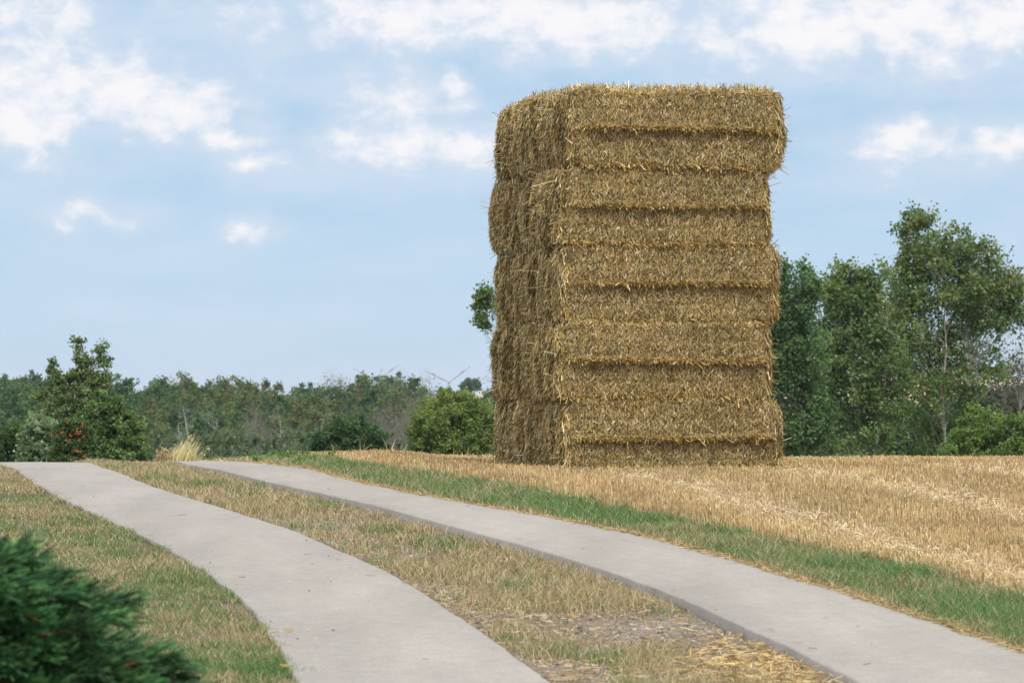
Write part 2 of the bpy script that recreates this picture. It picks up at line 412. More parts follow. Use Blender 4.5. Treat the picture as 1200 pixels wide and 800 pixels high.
# ------------------------------------------------------------------ haze
hz = bpy.data.meshes.new('haze')
bx = [(-1560, -65, -16), (1560, -65, -16), (1560, 4200, -16), (-1560, 4200, -16), (-1560, -65, 40), (1560, -65, 40), (1560, 4200, 40), (-1560, 4200, 40)]
hz.from_pydata(bx, [], [(0, 3, 2, 1), (4, 5, 6, 7), (0, 1, 5, 4), (1, 2, 6, 5), (2, 3, 7, 6), (3, 0, 4, 7)]); hz.update()
m, t, o = mat('hazy_air'); pv = t.nodes.new('ShaderNodeVolumePrincipled'); pv.inputs['Color'].default_value = (.80, .91, 1, 1)
pv.inputs['Density'].default_value = .00010; pv.inputs['Anisotropy'].default_value = .2; t.links.new(pv.outputs[0], o.inputs['Volume'])
hz.materials.append(m); ho = bpy.data.objects.new('haze', hz); COL.objects.link(ho); tag(ho, kind='stuff')
ho['label'] = 'thin pale blue summer haze over the valley'; ho['category'] = 'haze'

# ------------------------------------------------------------------ straw bale stack
TH = R(12.8); U = np.array([math.cos(TH), math.sin(TH), 0]); Vd = np.array([-math.sin(TH), math.cos(TH), 0]); UP = np.array([0, 0, 1.])
O0 = np.array([.565, 42.0, .625])
BL, BW, BH = 2.54, 1.20, .893
strawC = np.array([[.47, .35, .125], [.61, .48, .22], [.33, .225, .07], [.16, .105, .033], [.85, .75, .50], [.52, .39, .165], [.42, .36, .21]])
def bale_map(q, seed, front, h=(BL / 2, BW / 2, BH / 2)):
    h = np.array(h); r = np.array([.22, .07, .055])
    p = q * h; inner = np.clip(p, -(h - r), h - r); d = (p - inner) / r
    dn = np.linalg.norm(d, axis=1, keepdims=True); dn = np.maximum(dn, 1e-6)
    n = unit(d / r); p2 = inner + r * d / dn
    x, y, z = p2[:, 0], p2[:, 1], p2[:, 2]; qz = q[:, 2]; qy = q[:, 1]
    endw = sstep(.86, .99, np.abs(q[:, 0]))
    amp = .014 + .038 * endw
    k = (fbm(x * 5, y * 5, z * 5, seed, 3) - .5) * 2 * amp
    # pressed ends: flakes stand in upright folds and bulge out
    fold = (fbm(y * 7.5 + 3, z * 1.3, x * 0, seed + 40, 2) - .5) * 2
    k = k + endw * (fold * .085 + .075 * (1 - np.abs(qz) ** 3) * (1 - np.abs(qy) ** 3) - .055 + .03 * (q[:, 0] > 0))
    out = p2 + n * k[:, None]
    # long front face: lip of straw at mid height, lower half set a little back
    fw = sstep(.7, .98, -q[:, 1])
    lip = np.exp(-((qz - .02 - .03 * np.sin(x * 2.3 + seed)) / .055) ** 2) * (.034 + .034 * fbm(x * 1.7, seed + 0 * x, 0, 9, 2)) * sstep(-1.24, -.98, x)
    back = -.018 * (1 - sstep(-.04, .0, qz)) + .012 * np.sin(np.pi * np.clip(qz, -1, 1)) ** 2
    lump = (fbm(x * 1.6, z * .8, 0, seed + 60, 2) - .5) * .028
    groove = .022 * (np.exp(-((qz + .52) / .035) ** 2) + np.exp(-((qz - .50) / .035) ** 2))
    out[:, 1] -= fw * (lip + back + lump - groove)
    sag = .010 * np.sin(x * 2.0 + seed * 1.7) * (z / h[2])
    out[:, 2] += sag
    return out, n
def grid_face(ax, s, nu, nv):
    a, b = [i for i in range(3) if i != ax]
    u = np.linspace(-1, 1, nu); v = np.linspace(-1, 1, nv); A, B = np.meshgrid(u, v)
    q = np.zeros((nv, nu, 3)); q[..., ax] = s; q[..., a] = A; q[..., b] = B
    I = np.arange(nu * nv).reshape(nv, nu)
    f = np.stack([I[:-1, :-1], I[:-1, 1:], I[1:, 1:], I[1:, :-1]], -1).reshape(-1, 4)
    return q.reshape(-1, 3), f
def tones(P3, n, warm=0.0, grey=0.0, dark=0.0):
    c = mixc(strawC, n, [3, 2.3, 2.8, 3.6, 1.05, 2.2, .9])
    g = fbm(P3[:, 0] * 3, P3[:, 1] * 3, P3[:, 2] * 3, 77, 3)[:, None]
    g2 = fbm(P3[:, 0] * 9, P3[:, 1] * 9, P3[:, 2] * 5, 78, 2)[:, None]
    c = c * (.64 + .52 * g + .38 * g2)
    if grey: c = c * (1 - grey) + grey * c.mean(1, keepdims=True) * np.array([1.05, 1.0, .86])
    return c * (1 - dark)
def make_bale(course, row, du, dv, label):
    seed = 100 + course * 10 + row * 3
    front = row == 0; top = course == 4
    S = Soup()
    for ax, s in ((0, -1), (0, 1), (1, -1), (1, 1), (2, -1), (2, 1)):
        nu, nv = {0: (40, 30), 1: (90, 34), 2: (90, 40)}[ax]
        q, f = grid_face(ax, s, nu, nv); p, n = bale_map(q, seed, front)
        c = np.array([.17, .115, .042]) * (.8 + .5 * fbm(p[:, 0] * 9, p[:, 1] * 9, p[:, 2] * 9, seed, 3))[:, None]
        S.add(p, [f], c)
    def face(ax, s, n, kind):
        q = rng.uniform(-1, 1, (n, 3)); q[:, ax] = s
        if kind == 'fringe_mid': q[:, 2] = .03 + rng.normal(0, .035, n); q[:, 0] = np.where((q[:, 0] < -.86) & (rng.uniform(size=n) < .8), -q[:, 0] * .9, q[:, 0])
        if kind == 'fringe_top': q[:, 2] = rng.uniform(.84, 1.0, n)
        if kind == 'fringe_low': q[:, 2] = -rng.uniform(.88, 1.0, n)
        p, N = bale_map(q, seed, front)
        if kind == 'flat':
            T = np.stack([rng.normal(0, .75, n), rng.normal(0, .05, n), np.ones(n)], 1)
            if ax == 2: T = rdir(n); T[:, 2] = 0
            T = T - N * (T * N).sum(1, keepdims=True)
            straws(S, p + N * .006, T, N, rng.uniform(.018, .066, n), rng.uniform(.0042, .0085, n), rng.uniform(0, .014, n), rng.uniform(0, .026, n), tones(p, n, grey=.08))
        elif kind == 'end':
            T = np.stack([rng.normal(0, .3, n), rng.normal(0, .75, n), np.ones(n)], 1)
            T = T - N * (T * N).sum(1, keepdims=True) * .9
            straws(S, p + N * .015, -T, N, rng.uniform(.04, .15, n) * (1 + .8 * (rng.uniform(size=n) < .06)), rng.uniform(.005, .010, n), rng.uniform(-.01, .01, n), rng.uniform(.0, .045, n), tones(p, n))
        elif kind == 'top':
            T = rdir(n); T[:, 2] = np.abs(T[:, 2]) * .7
            straws(S, p + N * .02, T, N, rng.uniform(.05, .16, n), rng.uniform(.005, .009, n), 0, rng.uniform(0, .05, n), tones(p, n))
        else:
            D = N * 1.0 + rdir(n) * .65; D[:, 2] -= {'fringe_mid': .3, 'fringe_top': -.1, 'fringe_low': .55}[kind]; D[:, 0] += rng.normal(.25, .5, n)
            D = unit(D); L = rng.uniform(.025, .085, n) * (1.0 + .9 * (rng.uniform(size=n) < .08))
            straws(S, p + D * L[:, None] * .4, D, np.cross(D, U[None] + .3 * rdir(n)), L, rng.uniform(.005, .010, n), 0, 0, tones(p, n) * np.array([1.06, 1.0, .86]))
    if front:
        nf = int(700 + 1100 * ((course * 7 + 3) % 5) / 4); face(1, -1, 15500, 'flat'); face(1, -1, 1900, 'fringe_mid'); face(1, -1, 500, 'fringe_top'); face(1, -1, nf, 'fringe_low')
    else:
        face(1, -1, 300, 'flat')
    face(0, -1, 5200, 'end'); face(0, 1, 2600, 'end')
    face(1, 1, 1800 if row == 2 else 200, 'flat')
    if top: face(2, 1, 3200, 'top')
    else: face(2, 1, 500, 'top')
    # wild straws that stand out at the ends and edges
    n = 260; q = rng.uniform(-1, 1, (n, 3)); q[:, 0] = rng.choice([-1, 1], n)
    p, N = bale_map(q, seed, front); D = unit(N + rdir(n) * .8 + np.array([0, 0, -.3])); L = rng.uniform(.06, .20, n) * (1 + .9 * (rng.uniform(size=n) < .08))
    straws(S, p + D * L[:, None] * .45, D, np.cross(D, rdir(n)), L, rng.uniform(.004, .007, n), 0, 0, tones(p, n))
    # to world
    c0 = O0 + U * (BL / 2 + du) + Vd * (BW / 2 + row * 1.205 + dv) + UP * (BH * course)
    o = S.build('straw', M_BALE if False else M_STRAW, None)
    o.name = 'straw_bale'; o.data.name = 'straw_bale'
    o.location = tuple(c0 + UP * BH / 2); o.rotation_euler = (0, 0, TH)
    tag(o, label, 'straw bale', 'big straw bales of the stack')
    # twine round the bale, pressed into the long faces
    if front:
        for hz_ in (-.52, .50):
            tt = np.linspace(-.93, .93, 60); q = np.stack([tt, np.full(60, -1.0), np.full(60, hz_) + .012 * np.sin(tt * 9 + seed)], 1)
            p, N = bale_map(q, seed, front); p = p + N * (.017 + .006 * np.sin(tt * 31 + seed))[:, None]
            w = Soup(); tubes(w, np.concatenate([p[:-1], p[1:], np.full((59, 1), .005), np.full((59, 1), .005)], 1), np.array([.44, .33, .16]), 4)
            w.build('twine', M_TWINE, o)
    return o
offs = {0: (.045, -.01), 1: (-.045, -.025), 2: (.035, .045), 3: (-.03, .025), 4: (.085, -.035)}
cname = ['bottom', 'second', 'middle', 'fourth', 'topmost']
rname = ['front', 'middle', 'rear']
cdesc = {0: 'at the foot of the stack, standing in the stubble', 1: 'just above the bottom one', 2: 'half way up the stack', 3: 'just under the overhanging top one', 4: 'crowning the stack and overhanging the rest'}
for c in range(5):
    for r in range(3):
        du, dv = offs[c]
        if r > 0: du = {0: .02, 1: -.03, 2: .045, 3: .0, 4: .035}[c] + (rng.normal(0, .03) if r == 1 else .01); dv += rng.normal(0, .012)
        lab = {0: 'long front straw bale %s' % cdesc[c],
               1: 'straw bale in the middle column seen by its end, %s' % ['bottom level', 'second level from the ground', 'third level', 'fourth level', 'top level'][c],
               2: 'straw bale in the rear column at the left outline, %s' % ['bottom level', 'second level from the ground', 'third level', 'fourth level', 'top level'][c]}[r]
        make_bale(c, r, du, dv, lab)

# ------------------------------------------------------------------ stubble, grass, litter
def scatter(n, y0, y1, f0, f1, power=1.6):
    """points between two edge curves, denser where nearer"""
    a = 1 - power
    u = rng.uniform(size=n); y = (y0 ** a + u * (y1 ** a - y0 ** a)) ** (1 / a) if abs(a) > 1e-6 else y0 * (y1 / y0) ** u
    x0, x1 = f0(y), f1(y); x = x0 + rng.uniform(size=n) * (x1 - x0)
    return x, y
def fr_right(y): return 720 / F * y          # a bit beyond the right side of what is seen
def fr_left(y): return -720 / F * y
# stubble
x, y = scatter(230000, 22, 64, lambda y: G_r(y) + .05 + 0 * y, lambda y: np.maximum(fr_right(y), G_r(y) + .2), .6)
keepw = (fr_right(y) - G_r(y)); 
rowdir = np.array([.165, -1.0]); rowdir /= np.linalg.norm(rowdir); perp = np.array([-rowdir[1], rowdir[0]])
s = x * perp[0] + y * perp[1]
def bands(s, y):
    """strips of flattened pale straw left by the combine"""
    b = 0
    wob = (fbm(y * .35, y * 0, 0, 51, 2) - .5) * .5
    for c, w in ((BA, .28), (BB, .26), (BA + 2.4, .35), (BA + 4.6, .3)):
        b = b + np.exp(-((s - c + wob * .6) / (w * 1.5)) ** 2) * .65
    return np.clip(b, 0, 1)
def sperp(px, py):
    a, b = P(px, py); return a * perp[0] + b * perp[1]
BA = (sperp(915, 556) + sperp(1164, 594)) / 2; BB = (sperp(800, 580) + sperp(1045, 630)) / 2
row = .135; s2 = np.round(s / row) * row + rng.normal(0, .011, len(s)); dx = (s2 - s)
x2 = x + dx * perp[0]; y2 = y + dx * perp[1]
b = bands(s2, y2)
ok = (x2 > G_r(y2) + rng.normal(.12, .10, len(x2))) & (rng.uniform(size=len(x2)) > b * .55)
# not inside the bales
rel = np.stack([x2 - O0[0], y2 - O0[1]], 1); ru = rel @ U[:2]; rv = rel @ Vd[:2]
ok &= ~((ru > -.02) & (ru < BL + .05) & (rv > .03) & (rv < 3.6))
x2, y2, b = x2[ok], y2[ok], b[ok]; n = len(x2)
S = Soup()
base = np.stack([x2, y2, gz(x2, y2) - .01], 1)
big = fbm(x2 * .8, y2 * .8, 0, 61, 3)
h = rng.uniform(.055, .14, n) * (1 - .45 * b) * (.8 + .4 * big)
w = .0055 * np.maximum(1, y2 / 34)
lean = rng.normal(0, 1, (n, 3)) * (.012 + .04 * b)[:, None]; lean[:, 2] = 0
sc = np.array([[.54, .40, .205], [.62, .48, .27], [.44, .315, .155], [.80, .66, .43], [.30, .19, .09]])
sb = x2 * perp[0] + y2 * perp[1]; tone = .72 + .56 * fbm(sb * 1.9, y2 * .12, 0, 66, 3)
c = mixc(sc, n, [3, 3, 2.2, 1.2, 1.0]) * ((.72 + .5 * big) * tone)[:, None] * np.array([1.02, 1.0, .92]); c = c * (1 - b[:, None] * .4) + np.array([.78, .64, .42]) * b[:, None] * .4
a = rng.uniform(-.9, .9, n); sd = np.stack([np.cos(a), np.sin(a), 0 * a], 1) * (w * .5)[:, None]
tip = base + lean; tip[:, 2] += h
Vv = np.stack([base - sd, base + sd, tip + sd, tip - sd], 1).reshape(-1, 3); i = np.arange(n)[:, None] * 4
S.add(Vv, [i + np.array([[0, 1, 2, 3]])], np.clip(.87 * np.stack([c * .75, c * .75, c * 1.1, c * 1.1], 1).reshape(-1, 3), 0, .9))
# flattened straw in the pale strips and scattered chaff
x, y = scatter(120000, 22, 62, lambda y: G_r(y) + .1, lambda y: np.maximum(fr_right(y), G_r(y) + .2), .7)
s = x * perp[0] + y * perp[1]; b = bands(s, y); k = rng.uniform(size=len(x)) < b * .75 + .22; x, y, b = x[k], y[k], b[k]; n = len(x)
p = np.stack([x, y, gz(x, y) + rng.uniform(.005, .06, n)], 1)
T = np.stack([rng.normal(.2, .7, n), rng.normal(0, .8, n), rng.normal(0, .22, n)], 1)
straws(S, p, T, np.broadcast_to(UP, (n, 3)), rng.uniform(.06, .2, n), .006 * np.maximum(1, y / 34), 0, 0, mixc([[.66, .53, .33], [.57, .42, .23], [.72, .62, .44]], n))
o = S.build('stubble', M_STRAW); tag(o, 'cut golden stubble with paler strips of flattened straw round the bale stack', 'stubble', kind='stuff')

n = 5200; k = rng.uniform(size=n) < .6
ru = np.where(k, rng.uniform(-.1, BL + .15, n), -.12 - rng.exponential(.10, n)); rv = np.where(k, -.06 - rng.exponential(.13, n), rng.uniform(-.2, 3.6, n))
x = O0[0] + U[0] * ru + Vd[0] * rv; y = O0[1] + U[1] * ru + Vd[1] * rv
T = np.stack([rng.normal(0, 1, n), rng.normal(0, .6, n), rng.normal(0, .35, n)], 1); SK = Soup()
straws(SK, np.stack([x, y, gz(x, y) + rng.uniform(.0, .075, n)], 1), T, np.broadcast_to(UP, (n, 3)), rng.uniform(.04, .17, n), .008, 0, 0, mixc(strawC[[0, 1, 2, 5]], n))
o = SK.build('straw_litter', M_STRAW); tag(o, 'loose straw fallen round the foot of the bale stack', 'straw litter', kind='stuff')

# green verge between the right track and the field
def lawn(name, label, f0, f1, n, y0, y1, greenness, hrange, seed, dens=None, power=1.5, cat='grass', wmul=1.0):
    x, y = scatter(n, y0, y1, f0, f1, power)
    if dens is not None:
        k = rng.uniform(size=len(x)) < dens(x, y); x, y = x[k], y[k]
    n = len(x); g = greenness(x, y)[:, None]
    g = (rng.uniform(size=(n, 1)) < g).astype(float)
    green = mixc([[.105, .20, .065], [.14, .25, .085], [.08, .155, .05], [.20, .29, .12]], n)
    dry = mixc([[.47, .37, .23], [.60, .49, .33], [.34, .26, .155], [.22, .16, .095]], n)
    c = green * g + dry * (1 - g)
    h = rng.uniform(*hrange, n) * (.6 + .8 * fbm(x * 2.5, y * 2.5, 0, seed + 3, 3))
    lean = rng.normal(0, 1, (n, 3)) * (h * .55)[:, None]; lean[:, 2] = 0
    base = np.stack([x, y, gz(x, y) - .01], 1)
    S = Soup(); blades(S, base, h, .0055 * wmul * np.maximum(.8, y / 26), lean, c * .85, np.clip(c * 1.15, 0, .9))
    return S
lr = lambda f, w, s=1: (lambda y: f(y) + s * w)
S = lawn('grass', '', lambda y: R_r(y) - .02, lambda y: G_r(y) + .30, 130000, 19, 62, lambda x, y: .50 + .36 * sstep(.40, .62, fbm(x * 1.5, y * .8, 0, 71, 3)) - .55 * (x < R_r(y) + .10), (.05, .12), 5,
         dens=lambda x, y: np.where(x < R_r(y) + .10, .5, 1) * (1 - sstep(.0, .35, x - G_r(y)) * .85))
# dry bleached straw lying along the edge of the track
n = 9000; y = 20 * (62 / 20) ** rng.uniform(size=n); x = R_r(y) + rng.normal(.03, .06, n)
k = (x > R_r(y) - .07 * fbm(y * 1.2, 0 * y, 0, 4, 2) * 2); x, y = x[k], y[k]; n = len(x)
zz = np.where(x < R_r(y), gz0(x, y) + RISE + .008, gz(x, y) + .035)
T = np.stack([rng.normal(0, .7, n), rng.normal(0, 1, n), rng.normal(0, .1, n)], 1)
straws(S, np.stack([x, y, zz], 1), T, np.broadcast_to(UP, (n, 3)), rng.uniform(.04, .13, n), .007, 0, 0, mixc([[.45, .32, .16], [.55, .42, .24], [.33, .22, .10]], n))
o = S.build('grass', M_GRASS); tag(o, 'green grass verge between the right concrete track and the stubble', 'grass', kind='stuff')

def meddens(x, y):
    bare = fbm(x * 1.1 + 3, y * .55, 0, 81, 3)
    fall = sstep(30.0, 23, y)                      # the near end is bare gravel
    side = np.clip((x - L_r(y)) / (R_l(y) - L_r(y)), 0, 1)
    d = (1 - fall * sstep(.28, .44, bare) * .96) * (1 - .75 * sstep(.50, .62, bare))
    d = d * (.4 + .6 * sstep(0, .10, side)) * (.35 + .65 * sstep(1.0, .90, side))
    return np.clip(d, 0.02, 1)
S = lawn('grass', '', lambda y: L_r(y) + .01, lambda y: R_l(y) - .01, 130000, 17, 62, lambda x, y: .08 + .5 * sstep(.54, .68, fbm(x * 1.8, y * 1.1, 0, 83, 3)), (.03, .10), 8, dens=meddens)
n = 12000; x, y = scatter(n, 17, 55, L_r, R_l, 1.6); k = rng.uniform(size=n) < .35 + .65 * sstep(.5, .65, fbm(x * 1.2, y, 0, 87, 2)) ; x, y = x[k], y[k]; n = len(x)
T = np.stack([rng.normal(0, 1, n), rng.normal(0, .6, n), rng.normal(0, .12, n)], 1)
straws(S, np.stack([x, y, gz(x, y) + rng.uniform(.006, .03, n)], 1), T, np.broadcast_to(UP, (n, 3)), rng.uniform(.02, .08, n), .005, 0, 0, mixc([[.50, .39, .22], [.58, .47, .29], [.38, .27, .13]], n))
o = S.build('grass', M_GRASS); tag(o, 'dry yellowed grass on the strip between the two concrete tracks', 'grass', kind='stuff')
verge_dens = lambda x, y: np.clip(1 - .92 * sstep(.56, .68, fbm(x * 1.4, y * .8, 0, 131, 4)), .03, 1)
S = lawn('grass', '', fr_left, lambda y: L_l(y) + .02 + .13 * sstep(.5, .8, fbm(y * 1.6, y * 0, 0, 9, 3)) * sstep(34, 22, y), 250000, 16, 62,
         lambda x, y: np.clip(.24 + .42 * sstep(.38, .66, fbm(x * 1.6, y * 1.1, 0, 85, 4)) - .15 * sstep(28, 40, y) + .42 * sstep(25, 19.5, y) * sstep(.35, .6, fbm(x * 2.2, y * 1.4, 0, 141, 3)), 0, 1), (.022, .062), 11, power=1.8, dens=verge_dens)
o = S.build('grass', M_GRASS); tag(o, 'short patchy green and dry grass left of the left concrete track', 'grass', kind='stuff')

# golden straw litter heaped at the near end of the centre strip
S = Soup(); n = 2700
cx, cy = P(900, 782); cx2, cy2 = P(800, 742)
k = rng.uniform(size=n) < .88
x = np.where(k, cx + rng.normal(0, .26, n), rng.uniform(-.2, 1.2, n)); y = np.where(k, cy + rng.normal(-.1, .8, n), rng.uniform(19, 27, n))
k = (x < R_l(y) - .015) & (x > L_r(y) + .1); x, y = x[k], y[k]; n = len(x)
T = np.stack([rng.normal(0, 1, n), rng.normal(0, .5, n), rng.normal(0, .15, n)], 1)
straws(S, np.stack([x, y, gz(x, y) + rng.uniform(.005, .05, n)], 1), T, np.broadcast_to(UP, (n, 3)), rng.uniform(.02, .10, n), rng.uniform(.003, .007, n), 0, rng.uniform(0, .02, n), mixc([[.53, .38, .15], [.62, .48, .23], [.40, .26, .10]], n))
o = S.build('straw_litter', M_STRAW); tag(o, 'loose golden straw litter on the gravel beside the right track', 'straw litter', kind='stuff')
S = Soup(); n = 90
for f0, f1, rise in ((L_l, L_r, .03), (R_l, R_r, RISE)):
    y = 18 * (48 / 18) ** rng.uniform(size=n); e = rng.beta(.5, .5, n); x = f0(y) + (.02 + .96 * e) * (f1(y) - f0(y))
    zc = gz0((f0(y) + f1(y)) / 2, y) + rise + .011
    T = np.stack([rng.normal(0, 1, n), rng.normal(0, 1, n), 0 * y], 1)
    straws(S, np.stack([x, y, zc], 1), T, np.broadcast_to(UP, (n, 3)), rng.uniform(.02, .08, n), .005, 0, .002, mixc([[.40, .31, .18], [.30, .22, .13], [.50, .40, .24]], n))
o = S.build('straw_litter', M_STRAW); tag(o, 'single short straws blown onto the two concrete tracks', 'straw litter', kind='stuff')
# gravel
ico = np.array([[0, 0, 1], [.89, 0, .45], [.28, .85, .45], [-.72, .53, .45], [-.72, -.53, .45], [.28, -.85, .45], [.72, .53, -.45], [-.28, .85, -.45], [-.89, 0, -.45], [-.28, -.85, -.45], [.72, -.53, -.45], [0, 0, -1]])
icf = np.array([[0, 1, 2], [0, 2, 3], [0, 3, 4], [0, 4, 5], [0, 5, 1], [1, 6, 2], [2, 7, 3], [3, 8, 4], [4, 9, 5], [5, 10, 1], [6, 7, 2], [7, 8, 3], [8, 9, 4], [9, 10, 5], [10, 6, 1], [11, 7, 6], [11, 8, 7], [11, 9, 8], [11, 10, 9], [11, 6, 10]])
n = 14000; x, y = scatter(n, 16, 32, L_r, lambda y: R_l(y) - .02, 2.2)
k = rng.uniform(size=n) > meddens(x, y) * .8; x, y = x[k], y[k]; n = len(x)
r = np.clip(rng.lognormal(-4.95, .5, n), .0035, .024)
base = np.stack([x, y, gz(x, y) + r * .15], 1)
Vv = base[:, None] + ico[None] * r[:, None, None] * rng.uniform(.6, 1.3, (n, 1, 3)) * np.array([1.2, 1.2, .6]) * rng.uniform(.8, 1.2, (n, 12, 1))
i = np.arange(n)[:, None, None] * 12
cs = mixc([[.29, .26, .215], [.22, .19, .155], [.36, .33, .28], [.12, .10, .085], [.26, .205, .15]], n, None, .015)
S = Soup(); S.add(Vv.reshape(-1, 3), [(i + icf[None]).reshape(-1, 3)], np.repeat(cs, 12, 0))
o = S.build('gravel', M_STONE); tag(o, 'grey gravel on the bare patches between the concrete tracks', 'gravel', kind='stuff')
# crumbs and small fallen leaves on the left track
S = Soup(); n = 34; y = rng.uniform(17, 40, n); x = L_l(y) + rng.uniform(.02, 1, n) ** 2 * (L_r(y) - L_l(y))
base = np.stack([x, y, gz0(x, y) + .04], 1)
Vv = base[:, None] + ico[None] * rng.uniform(.002, .007, (n, 1, 1)) * np.array([1.8, 1.2, .5]); i = np.arange(n)[:, None, None] * 12
S.add(Vv.reshape(-1, 3), [(i + icf[None]).reshape(-1, 3)], np.repeat(mixc([[.10, .07, .05], [.2, .13, .08]], n), 12, 0))
o = S.build('crumbs', M_STONE); tag(o, 'dark soil crumbs and bits lying on the left concrete track', 'crumbs', kind='stuff')
for (px, py, c, sz, lab) in ((338, 746, [.50, .34, .12], .028, 'small curled yellow leaf lying on the left concrete track'), (334, 790, [.42, .30, .12], .035, 'ochre leaf fragment at the near grass edge of the left track')):
    X0, Y0 = P(px, py); S = Soup()
    a = np.linspace(-1, 1, 9); t = np.stack([a * sz, 0 * a, .003 * a ** 2 + .003], 1); wd = (1 - a ** 2) * sz * .55 + .002
    Vt = np.concatenate([t + np.stack([0 * a, wd, .008 + 0 * a], 1), t, t - np.stack([0 * a, wd, -.008 + 0 * a], 1)])
    fs = [[j, j + 1, 9 + j + 1, 9 + j] for j in range(8)] + [[9 + j, 9 + j + 1, 18 + j + 1, 18 + j] for j in range(8)]
    S.add(Vt, [np.array(fs)], np.array(c)); o = S.build('fallen_leaf', M_LEAF, loc=(X0, Y0, gz0(X0, Y0) + .038)); o.rotation_euler = (.35, .1, .3); tag(o, lab, 'leaf')

# ------------------------------------------------------------------ trees and shrubs
_k = 0
def tree(name, label, cat, loc, lobes, nclump, nleaf, lsize, cols, clump_r, trunk=(.12, 4), bark=(.20, .17, .14), stems=1, lean=(0, 0), flatn=0.0, rise=.5, group=None, bare=False, aniso=(1, 1, 1), skirt=True):
    """lobes: (x, y, z, rx, ry, rz, weight) in metres from the base"""
    global rng, _k
    keep = rng; _k += 1; rng = np.random.default_rng(sum(ord(ch_) * (i_ + 1) for i_, ch_ in enumerate(label)) + (0 if group is None else _k))
    root = empty(name, loc, label, cat, group)
    T = Soup(); L = Soup(); lob = np.array(lobes, float)
    wgt = lob[:, 6] if lob.shape[1] > 6 else np.ones(len(lob)); wgt = wgt / wgt.sum()
    idx = rng.choice(len(lob), nclump, p=wgt); d = rdir(nclump) * (rng.uniform(.25, 1, (nclump, 1)) ** (1 / 2.2))
    Cn = lob[idx, :3] + d * lob[idx, 3:6]
    Cn[:, 2] = np.maximum(Cn[:, 2], .15)
    H = trunk[1]; segs = []
    stemp = []
    for s_ in range(stems):
        ang = rng.uniform(0, 6.28); off = np.array([math.cos(ang), math.sin(ang), 0]) * (.0 if stems == 1 else trunk[0] * 2)
        tl = np.array([lean[0] + (((s_ + .5) / stems - .5) * .16 * H + rng.normal(0, .02) * H if stems > 1 else 0), lean[1] + (rng.normal(0, .04) * H if stems > 1 else 0), H * rng.uniform(.85, 1)])
        k = 9; tt = np.linspace(0, 1, k); pts = off + tt[:, None] * tl + np.cumsum(rng.normal(0, .011 * H, (k, 3)), 0) * np.array([1, 1, .2]) * (tt[:, None] > 0)
        rad = trunk[0] * (1 - tt * .88) / (1 if stems == 1 else 1.5)
        segs.append(np.concatenate([pts[:-1], pts[1:], rad[:-1, None], rad[1:, None]], 1)); stemp.append((pts, rad))
    tw = []
    for ci in range(nclump):
        c = Cn[ci]; near = [np.min(np.hypot(q_[0][:, 0] - c[0], q_[0][:, 1] - c[1]) + .7 * np.abs(q_[0][:, 2] - c[2])) + rng.uniform(0, .5) for q_ in stemp]; pts, rad = stemp[int(np.argmin(near))]
        hd = math.hypot(c[0], c[1]); za = np.clip(c[2] - hd * rise - .15 * H * rng.uniform(.2, 1), .06 * H, pts[-1, 2])
        j = np.interp(za, pts[:, 2], np.arange(len(pts))) if np.all(np.diff(pts[:, 2]) > 0) else 3
        j0 = int(min(j, len(pts) - 2)); f = j - j0; a = pts[j0] * (1 - f) + pts[j0 + 1] * f; ra = max(.008, rad[j0] * (.38 if bare else .28))
        mid = (a + c) / 2 + np.array([0, 0, -.08 * hd]) + rng.normal(0, .05, 3) * hd
        q = np.array([a, a * .5 + mid * .5 + rng.normal(0, .02, 3) * hd, mid, mid * .45 + c * .55 + rng.normal(0, .03, 3) * hd, c]); rr = np.array([ra, ra * .75, ra * .5, ra * .32, ra * .15])
        segs.append(np.concatenate([q[:-1], q[1:], rr[:-1, None], rr[1:, None]], 1))
        nt = 7 if bare else 4
        e = c + rdir(nt) * clump_r * (1.1 if bare else .8) + (np.array([0, 0, clump_r * .5]) if bare else 0)
        st = mid * .3 + c * .7 if bare else c
        segs.append(np.concatenate([np.broadcast_to(st, (nt, 3)), e, np.full((nt, 1), ra * .28), np.full((nt, 1), ra * .08)], 1))
    tubes(T, np.concatenate(segs), np.array(bark), 5)
    T.build('trunk', M_BARK, root)
    if nleaf:
        cn = np.repeat(np.arange(nclump), nleaf); nn = len(cn)
        # each clump is a few leafy twigs rather than a ball
        tdir = rdir(nclump * 6).reshape(nclump, 6, 3) * np.array(aniso); tdir[:, :, 2] += flatn
        ti = rng.integers(0, 6, nn); along = rng.uniform(.1, 1, (nn, 1)) ** .7
        cr = clump_r * rng.uniform(.6, 1.25, nclump)
        Pp = Cn[cn] + tdir[cn, ti] * along * cr[cn, None] + rng.normal(0, .16, (nn, 3)) * cr[cn, None]
        kc = rng.normal(1, .14, (nclump, 1)); cb = np.asarray(cols)[rng.choice(len(cols), nclump)] * kc
        leaves(L, Pp, lsize * rng.uniform(.6, 1.25, nn), jitter(cb[cn], nn, .16, .05))
        if skirt:
            n2 = int(nn * (.25 if skirt is True else skirt))
            k = rng.choice(len(lob), n2, p=wgt); Pq = lob[k, :3] + rdir(n2) * (rng.uniform(0, 1, (n2, 1)) ** .5) * lob[k, 3:6] * .85
            Pq[:, 2] = np.maximum(Pq[:, 2], .05)
            leaves(L, Pq, lsize * rng.uniform(.6, 1.2, n2), jitter(np.asarray(cols)[rng.choice(len(cols), n2)], n2))
        L.build('crown', M_LEAF, root)
    rng = keep
    return root
def at(px, D):  return (px - 600) / F * D
def zt(py, D):  return EYE + (460 - py) / F * D
